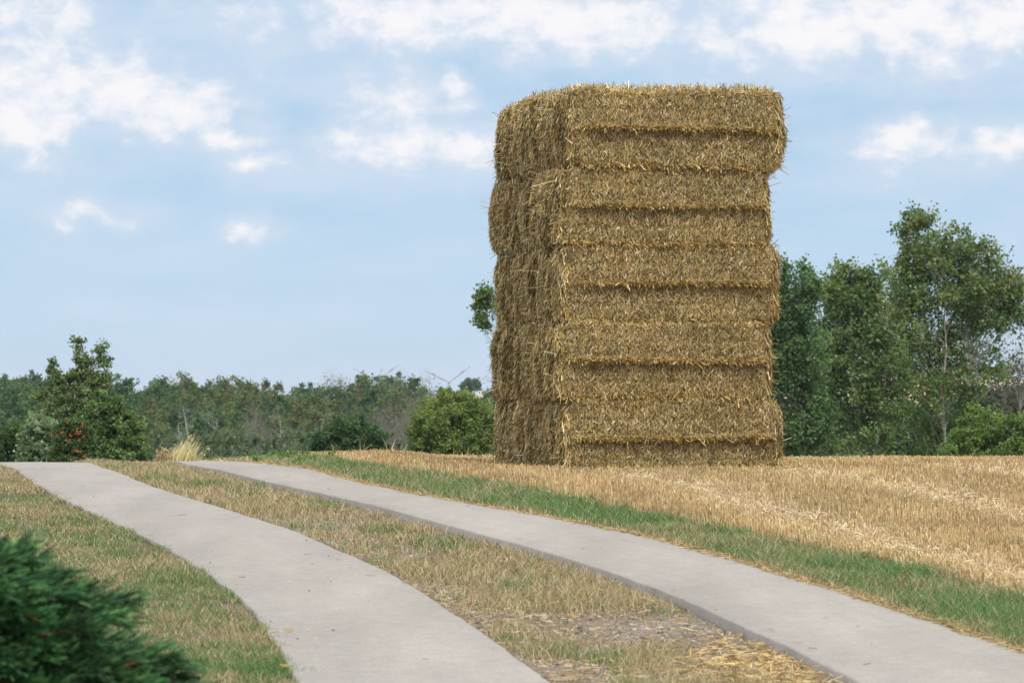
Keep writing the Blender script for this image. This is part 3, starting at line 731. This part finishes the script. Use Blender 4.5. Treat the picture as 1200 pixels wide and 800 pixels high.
def lobes_px(D, cx, gz_, L):
    """lobes given as they appear (px, py, half width px, half height px[, weight]) -> metres from the base"""
    o = []
    for l in L:
        w = l[4] if len(l) > 4 else l[2] * l[3]
        o.append((at(l[0], D) - cx, rng.normal(0, .15) * l[2] / F * D, zt(l[1], D) - gz_, l[2] / F * D, l[2] / F * D * .9, l[3] / F * D, w))
    return o
GP = [[.15, .22, .08], [.18, .25, .09], [.115, .18, .065], [.215, .265, .105], [.23, .255, .11]]
def px_tree(name, label, cat, D, pxc, L, **k):
    global rng
    cx = at(pxc, D); g = float(np.interp(D, PY, PZ)) - .1
    keep = rng; rng = np.random.default_rng(len(label) * 7 + int(D)); lo = lobes_px(D, cx, g, L); rng = keep
    return tree(name, label, cat, (cx, D, g), lo, **k)
# poplars right of the stack
px_tree('poplar_tree', 'tallest poplar with a broad airy crown at the right of the field', 'tree', 128, 1118,
        [(1075, 258, 10, 12, 150), (1095, 254, 9, 10, 110), (1062, 272, 12, 14, 160), (1130, 285, 14, 14, 200), (1185, 325, 10, 12, 120), (1165, 300, 12, 10, 140), (1122, 300, 30, 34), (1085, 296, 36, 36), (1110, 340, 62, 60), (1150, 335, 44, 52), (1072, 390, 42, 60), (1140, 410, 40, 60), (1095, 470, 55, 60), (1048, 375, 22, 50), (1188, 360, 18, 40), (1150, 345, 44, 30), (1060, 330, 26, 34), (1180, 345, 16, 24), (1100, 560, 50, 60), ],
        nclump=500, nleaf=75, lsize=.12, cols=GP, clump_r=.50, trunk=(.15, 10.4), bark=(.34, .31, .27), stems=4, skirt=.2)
px_tree('poplar_tree', 'poplar of middle height between the narrow poplar by the stack and the tallest one', 'tree', 124, 1012,
        [(990, 318, 8, 12, 90), (1015, 322, 9, 10, 90), (1035, 312, 8, 12, 80), (972, 335, 9, 10, 90), (1000, 374, 34, 40), (985, 350, 24, 34), (1022, 362, 26, 44), (1002, 440, 50, 60), (1038, 440, 34, 70), (968, 430, 24, 60), (1000, 540, 48, 60), (1012, 335, 14, 20)],
        nclump=380, nleaf=75, lsize=.12, cols=GP[:4], clump_r=.48, trunk=(.13, 8.0), bark=(.33, .30, .26), stems=3)
px_tree('poplar_tree', 'narrow dark poplar directly right of the stack', 'tree', 118, 930,
        [(920, 318, 7, 12, 80), (945, 315, 8, 12, 100), (958, 335, 6, 9, 60), (932, 354, 24, 34), (945, 345, 16, 26), (915, 380, 24, 50), (940, 420, 34, 60), (925, 480, 36, 60), (950, 520, 36, 60), (925, 560, 34, 50), (908, 345, 16, 30), (905, 420, 20, 60)],
        nclump=340, nleaf=75, lsize=.115, cols=[[.115, .19, .08], [.14, .215, .085], [.09, .16, .065]], clump_r=.5, trunk=(.13, 8.2), bark=(.24, .22, .19), stems=2)
px_tree('poplar_tree', 'poplar hidden behind the stack with one leafy branch showing at its left side', 'tree', 112, 640,
        [(650, 380, 60, 60), (610, 360, 40, 40), (571, 352, 13, 16, 650), (566, 374, 9, 12, 420), (573, 335, 7, 9, 260), (560, 360, 5, 12, 200), (690, 370, 60, 60), (650, 450, 60, 60)],
        nclump=170, nleaf=60, lsize=.115, cols=GP[:3], clump_r=.34, trunk=(.18, 7.6), bark=(.26, .24, .2), stems=2, skirt=False)
px_tree('hedge_shrub', 'bright yellow-green shrub at the foot of the tallest poplar', 'shrub', 96, 1150,
        [(1155, 505, 34, 26), (1130, 515, 26, 20), (1180, 510, 26, 24), (1205, 515, 24, 22), (1150, 545, 50, 30), (1195, 545, 40, 30), (1115, 535, 18, 16)],
        nclump=170, nleaf=95, lsize=.085, cols=[[.17, .25, .07], [.20, .28, .08], [.13, .20, .06]], clump_r=.22, trunk=(.05, 1.8), stems=5, flatn=.5)
px_tree('dark_tree', 'dark blue-green round tree behind the bright shrub at the right edge', 'tree', 165, 1160,
        [(1165, 475, 30, 30), (1195, 465, 24, 30), (1150, 505, 34, 34), (1215, 490, 30, 40), (1180, 520, 40, 40)],
        nclump=110, nleaf=70, lsize=.19, cols=[[.04, .08, .05], [.05, .095, .055]], clump_r=.7, trunk=(.14, 5), stems=2)
px_tree('bare_tree', 'half bare grey-brown tree at the right edge of the photo', 'tree', 150, 1190,
        [(1188, 425, 18, 30), (1175, 460, 26, 34), (1205, 440, 20, 34)],
        nclump=90, nleaf=10, lsize=.13, cols=[[.12, .12, .06], [.10, .09, .05]], clump_r=.75, trunk=(.11, 6.5), bark=(.27, .24, .21), stems=3, bare=True, skirt=False)
for i, (px, py, D) in enumerate(((905, 500, 150), (960, 505, 160), (1040, 510, 155), (1090, 500, 170))):
    px_tree('understorey_shrub', ['dark green undergrowth right beside the stack at field level', 'low dark undergrowth below the middle-height poplar', 'low dark undergrowth left of the tallest poplar trunks', 'shaded undergrowth behind the trunks of the tallest poplar'][i], 'shrub', D, px,
            [(px, py, 36, 26), (px - 22, py + 12, 28, 24), (px + 24, py + 10, 28, 24), (px, py + 35, 50, 30)],
            nclump=60, nleaf=70, lsize=.19, cols=[[.04, .085, .035], [.05, .10, .045]], clump_r=.55, trunk=(.05, 2), stems=4, group='undergrowth below the poplars')
# group of bushes at the left beyond the crest
WIL = [[.19, .255, .10], [.145, .205, .075], [.27, .33, .17], [.10, .155, .06]]
px_tree('windswept_tree', 'tall windswept tree with ragged top left of the tracks', 'tree', 86, 92,
        [(91, 411, 5, 14, 60), (97, 428, 9, 12, 110), (115, 410, 5, 10, 50), (122, 424, 8, 10, 60), (128, 440, 6, 9, 45), (90, 445, 14, 16, 220), (114, 445, 12, 16, 170), (60, 432, 5, 12, 55), (66, 450, 12, 14, 150), (92, 468, 34, 18, 550), (48, 464, 9, 8, 70), (75, 492, 30, 24, 600), (110, 466, 18, 18, 250), (80, 530, 40, 34, 500)],
        nclump=300, nleaf=62, lsize=.06, cols=WIL, clump_r=.15, trunk=(.06, 3.1), bark=(.12, .10, .08), stems=2, aniso=(1.3, 1, .7), skirt=True, flatn=.35)
px_tree('round_bush', 'dense rounded green bush right of the windswept tree', 'bush', 78, 128,
        [(126, 482, 24, 22), (140, 500, 28, 26), (110, 500, 26, 26), (128, 525, 42, 28), (155, 520, 17, 22), (125, 545, 46, 20)],
        nclump=300, nleaf=95, lsize=.075, cols=[[.16, .245, .085], [.12, .195, .065], [.24, .32, .15], [.08, .14, .05]], clump_r=.15, trunk=(.05, 1.6), stems=5, aniso=(1.4, 1, .8))
px_tree('silvery_bush', 'silvery grey-green bush at the left of the bush group', 'bush', 80, 44,
        [(44, 505, 20, 18), (36, 525, 17, 20), (54, 520, 20, 22), (45, 545, 30, 20)],
        nclump=150, nleaf=90, lsize=.065, cols=[[.22, .30, .17], [.18, .26, .14], [.28, .35, .23]], clump_r=.16, trunk=(.04, 1.2), stems=4, aniso=(.8, .8, 1.2))
px_tree('dark_bush', 'dark green bush cut by the left edge of the photo', 'bush', 84, 10,
        [(8, 520, 18, 18), (22, 512, 10, 14), (-12, 525, 24, 22), (14, 545, 28, 20)],
        nclump=110, nleaf=80, lsize=.075, cols=[[.07, .13, .05], [.09, .155, .055]], clump_r=.2, trunk=(.04, 1.2), stems=4)
px_tree('dry_bush', 'small tan withered bush at the very left edge of the photo', 'bush', 90, -3,
        [(-4, 514, 9, 7), (-8, 524, 12, 8)],
        nclump=50, nleaf=60, lsize=.06, cols=[[.45, .28, .14], [.5, .33, .18]], clump_r=.1, trunk=(.03, .8), stems=3)
row_ = px_tree('rowan_shrub', 'rowan shrub dotted with orange-red berries in front of the round bush', 'shrub', 75, 84,
        [(80, 505, 17, 16), (92, 512, 16, 20), (78, 528, 18, 16), (88, 545, 22, 14)],
        nclump=110, nleaf=70, lsize=.07, cols=[[.09, .15, .05], [.12, .17, .07], [.07, .12, .04]], clump_r=.15, trunk=(.04, 1.1), stems=4)
S = Soup(); D = 74.6
for k in range(21):
    px = rng.uniform(60, 101); py = 492 + rng.uniform(0, 1) * 40 + abs(px - 84) * .3
    c = np.array([at(px, D) - row_.location.x, rng.uniform(-.55, -.15) , zt(py, D) - row_.location.z]); m_ = rng.integers(4, 10)
    q = c + rng.normal(0, .022, (m_, 3)); r = rng.uniform(.007, .012, (m_, 1, 1))
    Vv = q[:, None] + ico[None] * r; i = np.arange(m_)[:, None, None] * 12
    S.add(Vv.reshape(-1, 3), [(i + icf[None]).reshape(-1, 3)], np.repeat(mixc([[.55, .10, .02], [.62, .16, .03]], m_), 12, 0))
o = S.build('berries', M_BERRY, row_); o['kind'] = 'stuff'
# middle distance bushes in front of the wood
px_tree('oak_bush', 'dark green rounded bush beyond the crest left of the stack', 'bush', 110, 410,
        [(410, 503, 26, 16), (390, 515, 24, 16), (435, 515, 20, 14), (410, 530, 46, 22), (375, 522, 14, 10)],
        nclump=150, nleaf=120, lsize=.08, cols=[[.075, .14, .06], [.06, .115, .05], [.09, .155, .06]], clump_r=.24, trunk=(.07, 2), stems=3)
px_tree('willow_bush', 'broad yellow-green bush beyond the crest just left of the stack', 'bush', 104, 530,
        [(530, 485, 36, 20), (505, 500, 24, 20), (556, 492, 24, 24), (530, 515, 50, 26), (575, 505, 24, 26), (522, 468, 8, 8), (545, 470, 8, 9), (495, 512, 14, 14)],
        nclump=300, nleaf=110, lsize=.07, cols=[[.19, .26, .08], [.23, .30, .09], [.14, .21, .07], [.29, .32, .11]], clump_r=.24, trunk=(.08, 2.6), bark=(.2, .17, .13), stems=4, flatn=.4)
# dead white birches in front of the wood
for i, (px, py, h, lean, lab) in enumerate(((219, 478, 11, -.2, 'dead white birch trunk leaning left in front of the wood'), (239, 474, 12, .5, 'dead forked birch with pale bark in front of the wood'), (232, 476, 10, -.9, 'slanting bare pale trunk between the dead birches'), (325, 480, 9, .1, 'thin white dead trunk left of the dark green bush'), (372, 472, 12, .25, 'thin pale bare trunk in the middle of the wood'))):
    D = 262; g = -7.3; cx = at(px, D)
    top = zt(py, D) - g
    tree('dead_birch', lab, 'dead tree', (cx, D, g), [(lean, 0, top * .85, 1.1, .8, top * .16, 1)], nclump=6, nleaf=0, lsize=.1, cols=GP, clump_r=.6, trunk=(.12, top), bark=(.42, .40, .37), lean=(lean * 1.5, 0), bare=True, skirt=False, group='dead pale trees in front of the wood')

# the wood across the valley
def proto(name, label, cat, H, W, cols, nclump, nleaf, lsize, cr, group, **k):
    lob = [(0, 0, H * .72, W * .62, W * .6, H * .27, 3), (W * .3, 0, H * .55, W * .6, W * .6, H * .3, 3), (-W * .35, 0, H * .5, W * .6, W * .6, H * .28, 3), (0, 0, H * .28, W * .8, W * .7, H * .24, 2.5)]
    return tree(name, label, cat, (0, 0, 0), lob, nclump, nleaf, lsize, cols, cr, trunk=(.02 * H, H * .9), group=group, **k)
GD = [[.08, .155, .07], [.062, .13, .058], [.105, .175, .07]]
GB = [[.15, .20, .08], [.13, .185, .075], [.19, .20, .09]]
GL = [[.125, .20, .085], [.11, .18, .075]]
wood_g = 'trees of the wood across the valley'
protos = {
 'd': [proto('broadleaf_tree', 'dark green leafy tree in the wood across the valley', 'tree', 12, 3.2, GD, 170, 60, .28, .62, wood_g + ', dark green') for _ in range(2)],
 'b': [proto('thin_tree', 'thinning brownish green tree in the wood across the valley', 'tree', 12, 2.6, GB, 140, 55, .25, .6, wood_g + ', brownish', bark=(.30, .27, .24), stems=2) for _ in range(2)],
 'l': [proto('pale_tree', 'paler grey-green tree in the wood across the valley', 'tree', 11, 3.0, GL, 160, 58, .27, .62, wood_g + ', pale')],
 'g': [proto('leafless_tree', 'leafless grey-brown tree with fine twigs in the wood left of the stack', 'tree', 12, 2.7, GB, 150, 4, .2, 1.2, wood_g + ', leafless', bark=(.22, .195, .18), stems=3, bare=True, skirt=False) for _ in range(2)]}
used = {}
zones = [(40, 'above the left edge of the left track'), (100, 'behind the windswept tree'), (175, 'just right of the round bush'), (235, 'above the tall bleached grass clump'), (290, 'above the far end of the right track'), (350, 'left of the dark rounded bush'), (395, 'behind the left half of the dark rounded bush'), (460, 'behind the right half of the dark rounded bush'), (500, 'behind the left side of the yellow-green bush'), (560, 'behind the yellow-green bush by the stack'), (700, 'close behind the stack'), (930, 'behind the narrow dark poplar'), (1010, 'behind the middle-height poplar'), (1080, 'between the two taller poplars'), (1150, 'behind the tallest poplar'), (9999, 'at the right edge of the photo')]
kshort = {'d': 'dark green tree', 'b': 'thinning brownish tree', 'l': 'pale grey-green tree', 'g': 'leafless grey tree'}
lshort = ['on the skyline', 'below the skyline', 'halfway up the wood', 'low in the wood']
lblof = {'d': 'dark green leafy tree in the wood across the valley', 'b': 'thinning brownish green tree in the wood across the valley', 'l': 'paler grey-green tree in the wood across the valley', 'g': 'leafless grey-brown tree with fine twigs in the wood left of the stack'}
def put(kind, px, D, toppy, layer=0, hbase=12.0, ws=1.0):
    lab = '%s %s, %s' % (kshort[kind], lshort[layer], [z for z in zones if px < z[0]][0][1])
    ps = protos[kind]; j = rng.integers(len(ps)); p = ps[j]; top = zt(toppy, D)
    g = float(np.interp(D, PY, PZ)) - .6; s = (top - g) / (hbase * 1.0)
    x = at(px, D); loc = (x, D, g); rz = rng.uniform(0, 6.28); sc3 = (s * ws, s * ws, s)
    if not used.get((kind, j)):
        used[(kind, j)] = 1; p.location = loc; p.rotation_euler = (0, 0, rz); p.scale = sc3; o = p
    else: o = copy_tree(p, loc, lab, rz, sc3)
    o['label'] = lab; o['group'] = wood_g
top_x = [-120, 0, 30, 60, 90, 140, 200, 250, 290, 330, 380, 430, 470, 500, 530, 570, 620, 700, 900, 950, 1000, 1100, 1200, 1320]
top_y = [436, 434, 433, 442, 452, 446, 441, 441, 447, 449, 443, 440, 436, 447, 456, 458, 458, 460, 462, 464, 466, 462, 464, 462]
def kindat(px, layer):
    u = rng.uniform()
    if px < 40: return 'd' if u < .6 else 'l'
    if px < 150: return 'd' if u < .6 else ('b' if u < .8 else 'l')
    if px < 290: return 'b' if u < .40 else ('d' if u < .75 else 'l')
    if px < 360: return 'g' if u < .25 else ('b' if u < .55 else 'd')
    if px < 515: return 'g' if u < .52 else ('b' if u < .75 else 'd')
    return 'd' if u < .8 else 'l'
for layer, (D, step, dy) in enumerate(((430, 12.5, 0), (375, 19, 10), (325, 22, 28), (290, 25, 48))):
    px = -70 + rng.uniform(0, 15)
    while px < 1290:
        if px < 640 or px > 880:
            k = kindat(px, layer)
            if layer == 3: k = 'l' if rng.uniform() < .35 else kindat(px, layer)
            if layer == 0 and k == 'g' : pass
            put(k, px, D + rng.uniform(-14, 14), np.interp(px, top_x, top_y) + dy + rng.normal(0, 4.5) - (3 if k != 'd' else 0), layer=layer, ws=rng.uniform(.85, 1.2))
        px += step * rng.uniform(.7, 1.3)
# willow scrub below the wood
sp = None
for i, (px, py) in enumerate([(-40, 505), (205, 512), (228, 508), (255, 505), (280, 506), (305, 512), (335, 505), (352, 500), (470, 515), (5, 508), (180, 516), (590, 505), (325, 515)]):
    D = 230 + rng.uniform(-12, 12); g = -7.0; H = zt(py, D) - g
    if sp is None:
        sp = tree('willow_scrub', 'low grey-green willow scrub in front of the wood', 'shrub', (0, 0, 0), [(0, 0, 2.6, 2.0, 1.6, 2.0), (1.2, 0, 2.2, 1.6, 1.5, 1.8), (-1.3, 0, 2.0, 1.6, 1.4, 1.8)], 120, 70, .19, [[.15, .20, .12], [.125, .175, .10], [.17, .21, .135]], .36, trunk=(.06, 3.2), stems=4, group='willow scrub at the foot of the wood', flatn=.3)
        o = sp
    else: o = copy_tree(sp, (0, 0, 0), 'low grey-green willow scrub in front of the wood')
    o.location = (at(px, D), D, g); o.rotation_euler = (0, 0, rng.uniform(0, 6)); o.scale = (1.1, 1.1, H / 4.6)

# far hill with a bare sandy top
xs = np.linspace(-18, 190, 120); yy = np.linspace(820, 1000, 50); X, Y = np.meshgrid(xs, yy)
prof = np.interp(X, [-20, -10, 0, 15, 40, 70, 100, 140, 190], [-9, 1, 3.6, 4.8, 5.0, 4.0, 5.2, 4.6, -3])
e = np.sin(np.clip((Y - 820) / 180, 0, 1) * math.pi) ** .6
Z = -8 + (prof + 8) * e + (fbm(X / 9, Y / 9, 0, 44, 3) - .5) * 1.6 * e
I = np.arange(X.size).reshape(X.shape)
o = make_mesh('sand_hill', np.stack([X, Y, Z], -1).reshape(-1, 3), [np.stack([I[:-1, :-1], I[:-1, 1:], I[1:, 1:], I[1:, :-1]], -1).reshape(-1, 4)], np.broadcast_to(np.array([.50, .40, .29]), (X.size, 3)), M_GROUND, smooth=True)
tag(o, kind='structure')
D = 830
far = empty('far_tree', (at(552, D), D, -2), 'small lone tree on the sandy hill left of the stack', 'tree')
tmp = tree('far_tree', 'small lone tree on the sandy hill left of the stack', 'tree', (at(552, D), D, 0.8), [(0, 0, 3.0, 1.9, 1.5, 1.5, 2), (-1.3, 0, 2.2, 1.2, 1, 1.0, 1), (1.5, 0, 2.4, 1.1, 1, 1.0, 1)], 60, 40, .4, GD, .6, trunk=(.2, 4))
bpy.data.objects.remove(far)
tmp.name = 'far_tree'

# wind turbines beyond the wood
def turbine(px, py, rot, label):
    D = 3900; hubz = zt(py, D); g = -14.0; x = at(px, D)
    root = empty('wind_turbine', (x, D, g), label, 'wind turbine', 'wind turbines on the horizon'); Hh = hubz - g
    white = np.array([.46, .49, .52]); red = np.array([.42, .05, .05])
    S = Soup(); zs = np.linspace(0, Hh - 1.2, 12); r = np.linspace(2.2, 1.2, 12)
    tubes(S, [[0, 0, zs[i], 0, 0, zs[i + 1], r[i], r[i + 1]] for i in range(11)], white, 14); S.build('tower', M_PAINT, root)
    S = Soup(); zz = [(-5.5, .9), (-4, 1.6), (1.5, 1.7), (6.5, 1.2)]
    tubes(S, [[0, zz[i][0], Hh, 0, zz[i + 1][0], Hh, zz[i][1], zz[i + 1][1]] for i in range(3)], white, 12); nac = S.build('nacelle', M_PAINT, root)
    S = Soup(); tubes(S, [[0, -8.6, Hh, 0, -7.6, Hh, .1, 1.1], [0, -7.6, Hh, 0, -5.6, Hh, 1.1, 1.5]], white, 12); S.build('hub', M_PAINT, root)
    for k in range(3):
        a = rot + k * 2 * math.pi / 3; d = np.array([math.cos(a), 0, math.sin(a)]); q = np.array([-math.sin(a), 0, math.cos(a)])
        BLn = 27.0; tt = np.linspace(0, 1, 21); ch = np.interp(tt, [0, .06, .2, .6, 1], [.75, .8, 1.55, .95, .35])
        th = np.interp(tt, [0, .2, 1], [.7, .35, .1]); ctr = np.array([0, -6.6, Hh]) + d * (1 + tt[:, None] * BLn)
        ring = []
        for (a1, b1) in ((-.5, 0), (-.1, .5), (.5, .05), (-.1, -.5)):
            ring.append(ctr + q * (ch * a1 * 1.6)[:, None] + np.array([0, 1, 0]) * (th * b1 * 1.5)[:, None])
        V = np.stack(ring, 1).reshape(-1, 3); i = np.arange(20)[:, None] * 4
        fs = np.concatenate([i + np.array([[j, (j + 1) % 4, 4 + (j + 1) % 4, 4 + j]]) for j in range(4)] + [np.array([[80, 81, 82, 83]])])
        cc_ = np.where((((tt > .50) & (tt < .72)) | (tt > .92))[:, None], red, white); S = Soup(); S.add(V, [fs], np.repeat(cc_, 4, 0)); S.build('blade', M_PAINT, root)
turbine(526, 447, R(35), 'wind turbine nearest the stack, two red-banded blades forming a V over the hill')
turbine(443, 445, R(36), 'wind turbine mostly hidden behind the leafless trees, only blade tips showing')

# ------------------------------------------------------------------ crest plants
def tuft(name, label, cat, px, py, w, n, h0, h1, cols, group=None, lean=(.05, 0), heads=0, yoff=0):
    X0, Y0 = P(px, py); Y0 += yoff; S = Soup(); base = np.stack([rng.normal(0, w * .5, n), rng.normal(0, w * .35, n), np.zeros(n)], 1)
    base[:, 0] = np.clip(base[:, 0], -w, w); base[:, 2] = gz(X0 + base[:, 0], Y0 + base[:, 1]) - gz(X0, Y0) - .02
    h = rng.uniform(h0, h1, n) * (1 - .3 * (base[:, 0] / w) ** 2); ln = rng.normal(0, 1, (n, 3)) * (h * .16)[:, None]; ln[:, 2] = 0; ln[:, 0] += lean[0] * h / h1 * 2
    c = mixc(cols, n); blades(S, base, h, .009, ln, c, np.clip(c * 1.1, 0, .9))
    if heads:
        k = rng.integers(0, n, heads); tp = base[k] + ln[k]; tp[:, 2] += h[k]
        m_ = 7; q = np.repeat(tp, m_, 0) + rng.normal(0, 1, (heads * m_, 3)) * np.array([.012, .012, .03]); leaves(S, q, .03, mixc(cols, len(q)))
    o = S.build(name, M_GRASS, loc=(X0, Y0, float(gz(X0, Y0)))); tag(o, label, cat, group); return o
tuft('tall_grass_clump', 'tall bleached dry grass clump at the far end of the centre strip', 'grass clump', 205, 543, .27, 400, .10, .48, [[.70, .60, .38], [.78, .68, .46], [.58, .48, .27]], heads=25, lean=(.10, 0), yoff=1.0)
tuft('tall_grass_clump', 'thinner dry grass clump left of the tall bleached one', 'grass clump', 180, 544, .14, 110, .12, .30, [[.50, .40, .24], [.40, .31, .18]], heads=40, yoff=1.0)
def weed(px, py, h, label, D=None, group='leafy weeds along the crest', n=60, w=.12):
    X0, Y0 = P(px, py); S = Soup(); segs = []; Pp = []
    for k in range(5):
        d = unit(np.array([rng.normal(0, .3), rng.normal(0, .3), 1.0])); hh = h * rng.uniform(.6, 1); e = d * hh; segs.append([0, 0, 0, *e, .004, .002]); a = rng.uniform(.15, 1, n // 5)[:, None]; Pp.append(a * e + rng.normal(0, .02, (n // 5, 3)))
    tubes(S, segs, np.array([.12, .18, .05]), 4); Pp = np.concatenate(Pp); leaves(S, Pp, .055, mixc([[.13, .25, .05], [.17, .30, .07], [.10, .19, .04]], len(Pp)))
    o = S.build('weed', M_LEAF, loc=(X0, Y0, float(gz(X0, Y0)))); tag(o, label, 'weed', group); return o
wl_ = [(325, 530), (336, 528), (345, 531), (300, 541), (312, 538), (360, 533), (372, 531), (388, 536), (330, 540), (352, 542), (318, 534), (366, 540)]
for i, (px, py) in enumerate(wl_):
    weed(px, py + 4, rng.uniform(.09, .19), 'bright green leafy weed in the grass where the field meets the crest')
for i, (px, h) in enumerate(((390, .16), (425, .2), (458, .22), (468, .18), (530, .15), (545, .2), (548, .17), (1030, .15), (985, .2), (978, .14), (1140, .16), (1118, .14))):
    X0, Y0 = P(px, 538); Y0 = 55.5; X0 = at(px, Y0); S = Soup(); n = 4
    b0 = rng.normal(0, .03, (n, 3)); b0[:, 2] = -.02; ln = rng.normal(.3, .5, (n, 3)) * h; ln[:, 2] = 0
    blades(S, b0, h * rng.uniform(.8, 1.3, n) + .08, .008, ln, mixc([[.55, .42, .22]], n)); o = S.build('stray_stalk', M_STRAW, loc=(X0, Y0, float(gz(X0, Y0))))
    tag(o, 'dry stray stalks rising above the stubble at the field crest', 'stalk', 'stray dry stalks along the field crest')

# ------------------------------------------------------------------ foreground juniper
def juniper():
    root = empty('juniper_bush', (-1.91, 12.3, float(gz0(-2.1, 12.3)) - .02), 'dark green feathery juniper bush in the near left corner', 'bush')
    c0 = np.array([0, 0, .37]); rad = np.array([.97, .85, 1.0])
    W = Soup(); Lf = Soup(); segs = []
    ns = 1500
    d = rdir(ns); d[:, 2] = np.abs(d[:, 2]) * 1.0 - .05; d[:, 1] -= .35; d = unit(d)
    lum = .90 + .16 * fbm(d[:, 0] * 3, d[:, 1] * 3, d[:, 2] * 3, 14, 3)
    tips = c0 + d * rad * lum[:, None] * rng.uniform(.70, 1.04, (ns, 1)) 
    outd = unit(d * np.array([1.2, 1.2, .25]) + np.array([.55, 0, .0]) + .28 * rdir(ns))
    for k in range(ns):
        Ls = rng.uniform(.16, .34); t0 = tips[k] - outd[k] * Ls; m = 7; tt = np.linspace(0, 1, m)[:, None]
        pts = t0 + outd[k] * Ls * tt + np.array([0, 0, -.05]) * tt ** 2 + np.array([0, 0, .03]) * tt
        segs += [[*pts[j], *pts[j + 1], .006 * (1 - j / m) + .0012, .006 * (1 - (j + 1) / m) + .0012] for j in range(m - 1)]
        # side branchlets, each a fan of scale-leaf cords
        nb = 22; a = rng.uniform(.12, 1, nb)[:, None]; bp = t0 + outd[k] * Ls * a + np.array([0, 0, -.05]) * a ** 2 + np.array([0, 0, .03]) * a
        side = unit(rdir(nb) + 0); D = unit(outd[k] * 1.7 + side * .6 + np.array([0, 0, .12])); bl = rng.uniform(.06, .15, (nb, 1)) * (1.1 - .5 * a)
        ng = 9; b2 = np.repeat(bp, ng, 0) + np.repeat(D * bl, ng, 0) * np.tile(np.linspace(.05, 1, ng), nb)[:, None]
        DD = unit(np.repeat(D, ng, 0) + .34 * rdir(nb * ng)); ln = rng.uniform(.022, .055, nb * ng)
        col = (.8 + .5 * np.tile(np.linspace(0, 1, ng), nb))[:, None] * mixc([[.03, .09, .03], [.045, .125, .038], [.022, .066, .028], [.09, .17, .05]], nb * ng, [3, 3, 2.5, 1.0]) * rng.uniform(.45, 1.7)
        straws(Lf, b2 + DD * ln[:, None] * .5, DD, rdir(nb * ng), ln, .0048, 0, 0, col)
    for k in range(60):
        e = tips[rng.integers(ns)]; b0 = np.array([rng.normal(0, .12), rng.normal(0, .12), 0]); md = (b0 + e) / 2 + np.array([0, 0, -.12]); 
        segs += [[*b0, *md, .016, .010], [*md, *(e - .15 * unit(e)), .010, .004]]
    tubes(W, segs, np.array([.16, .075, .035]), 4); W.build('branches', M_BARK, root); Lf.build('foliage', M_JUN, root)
juniper()
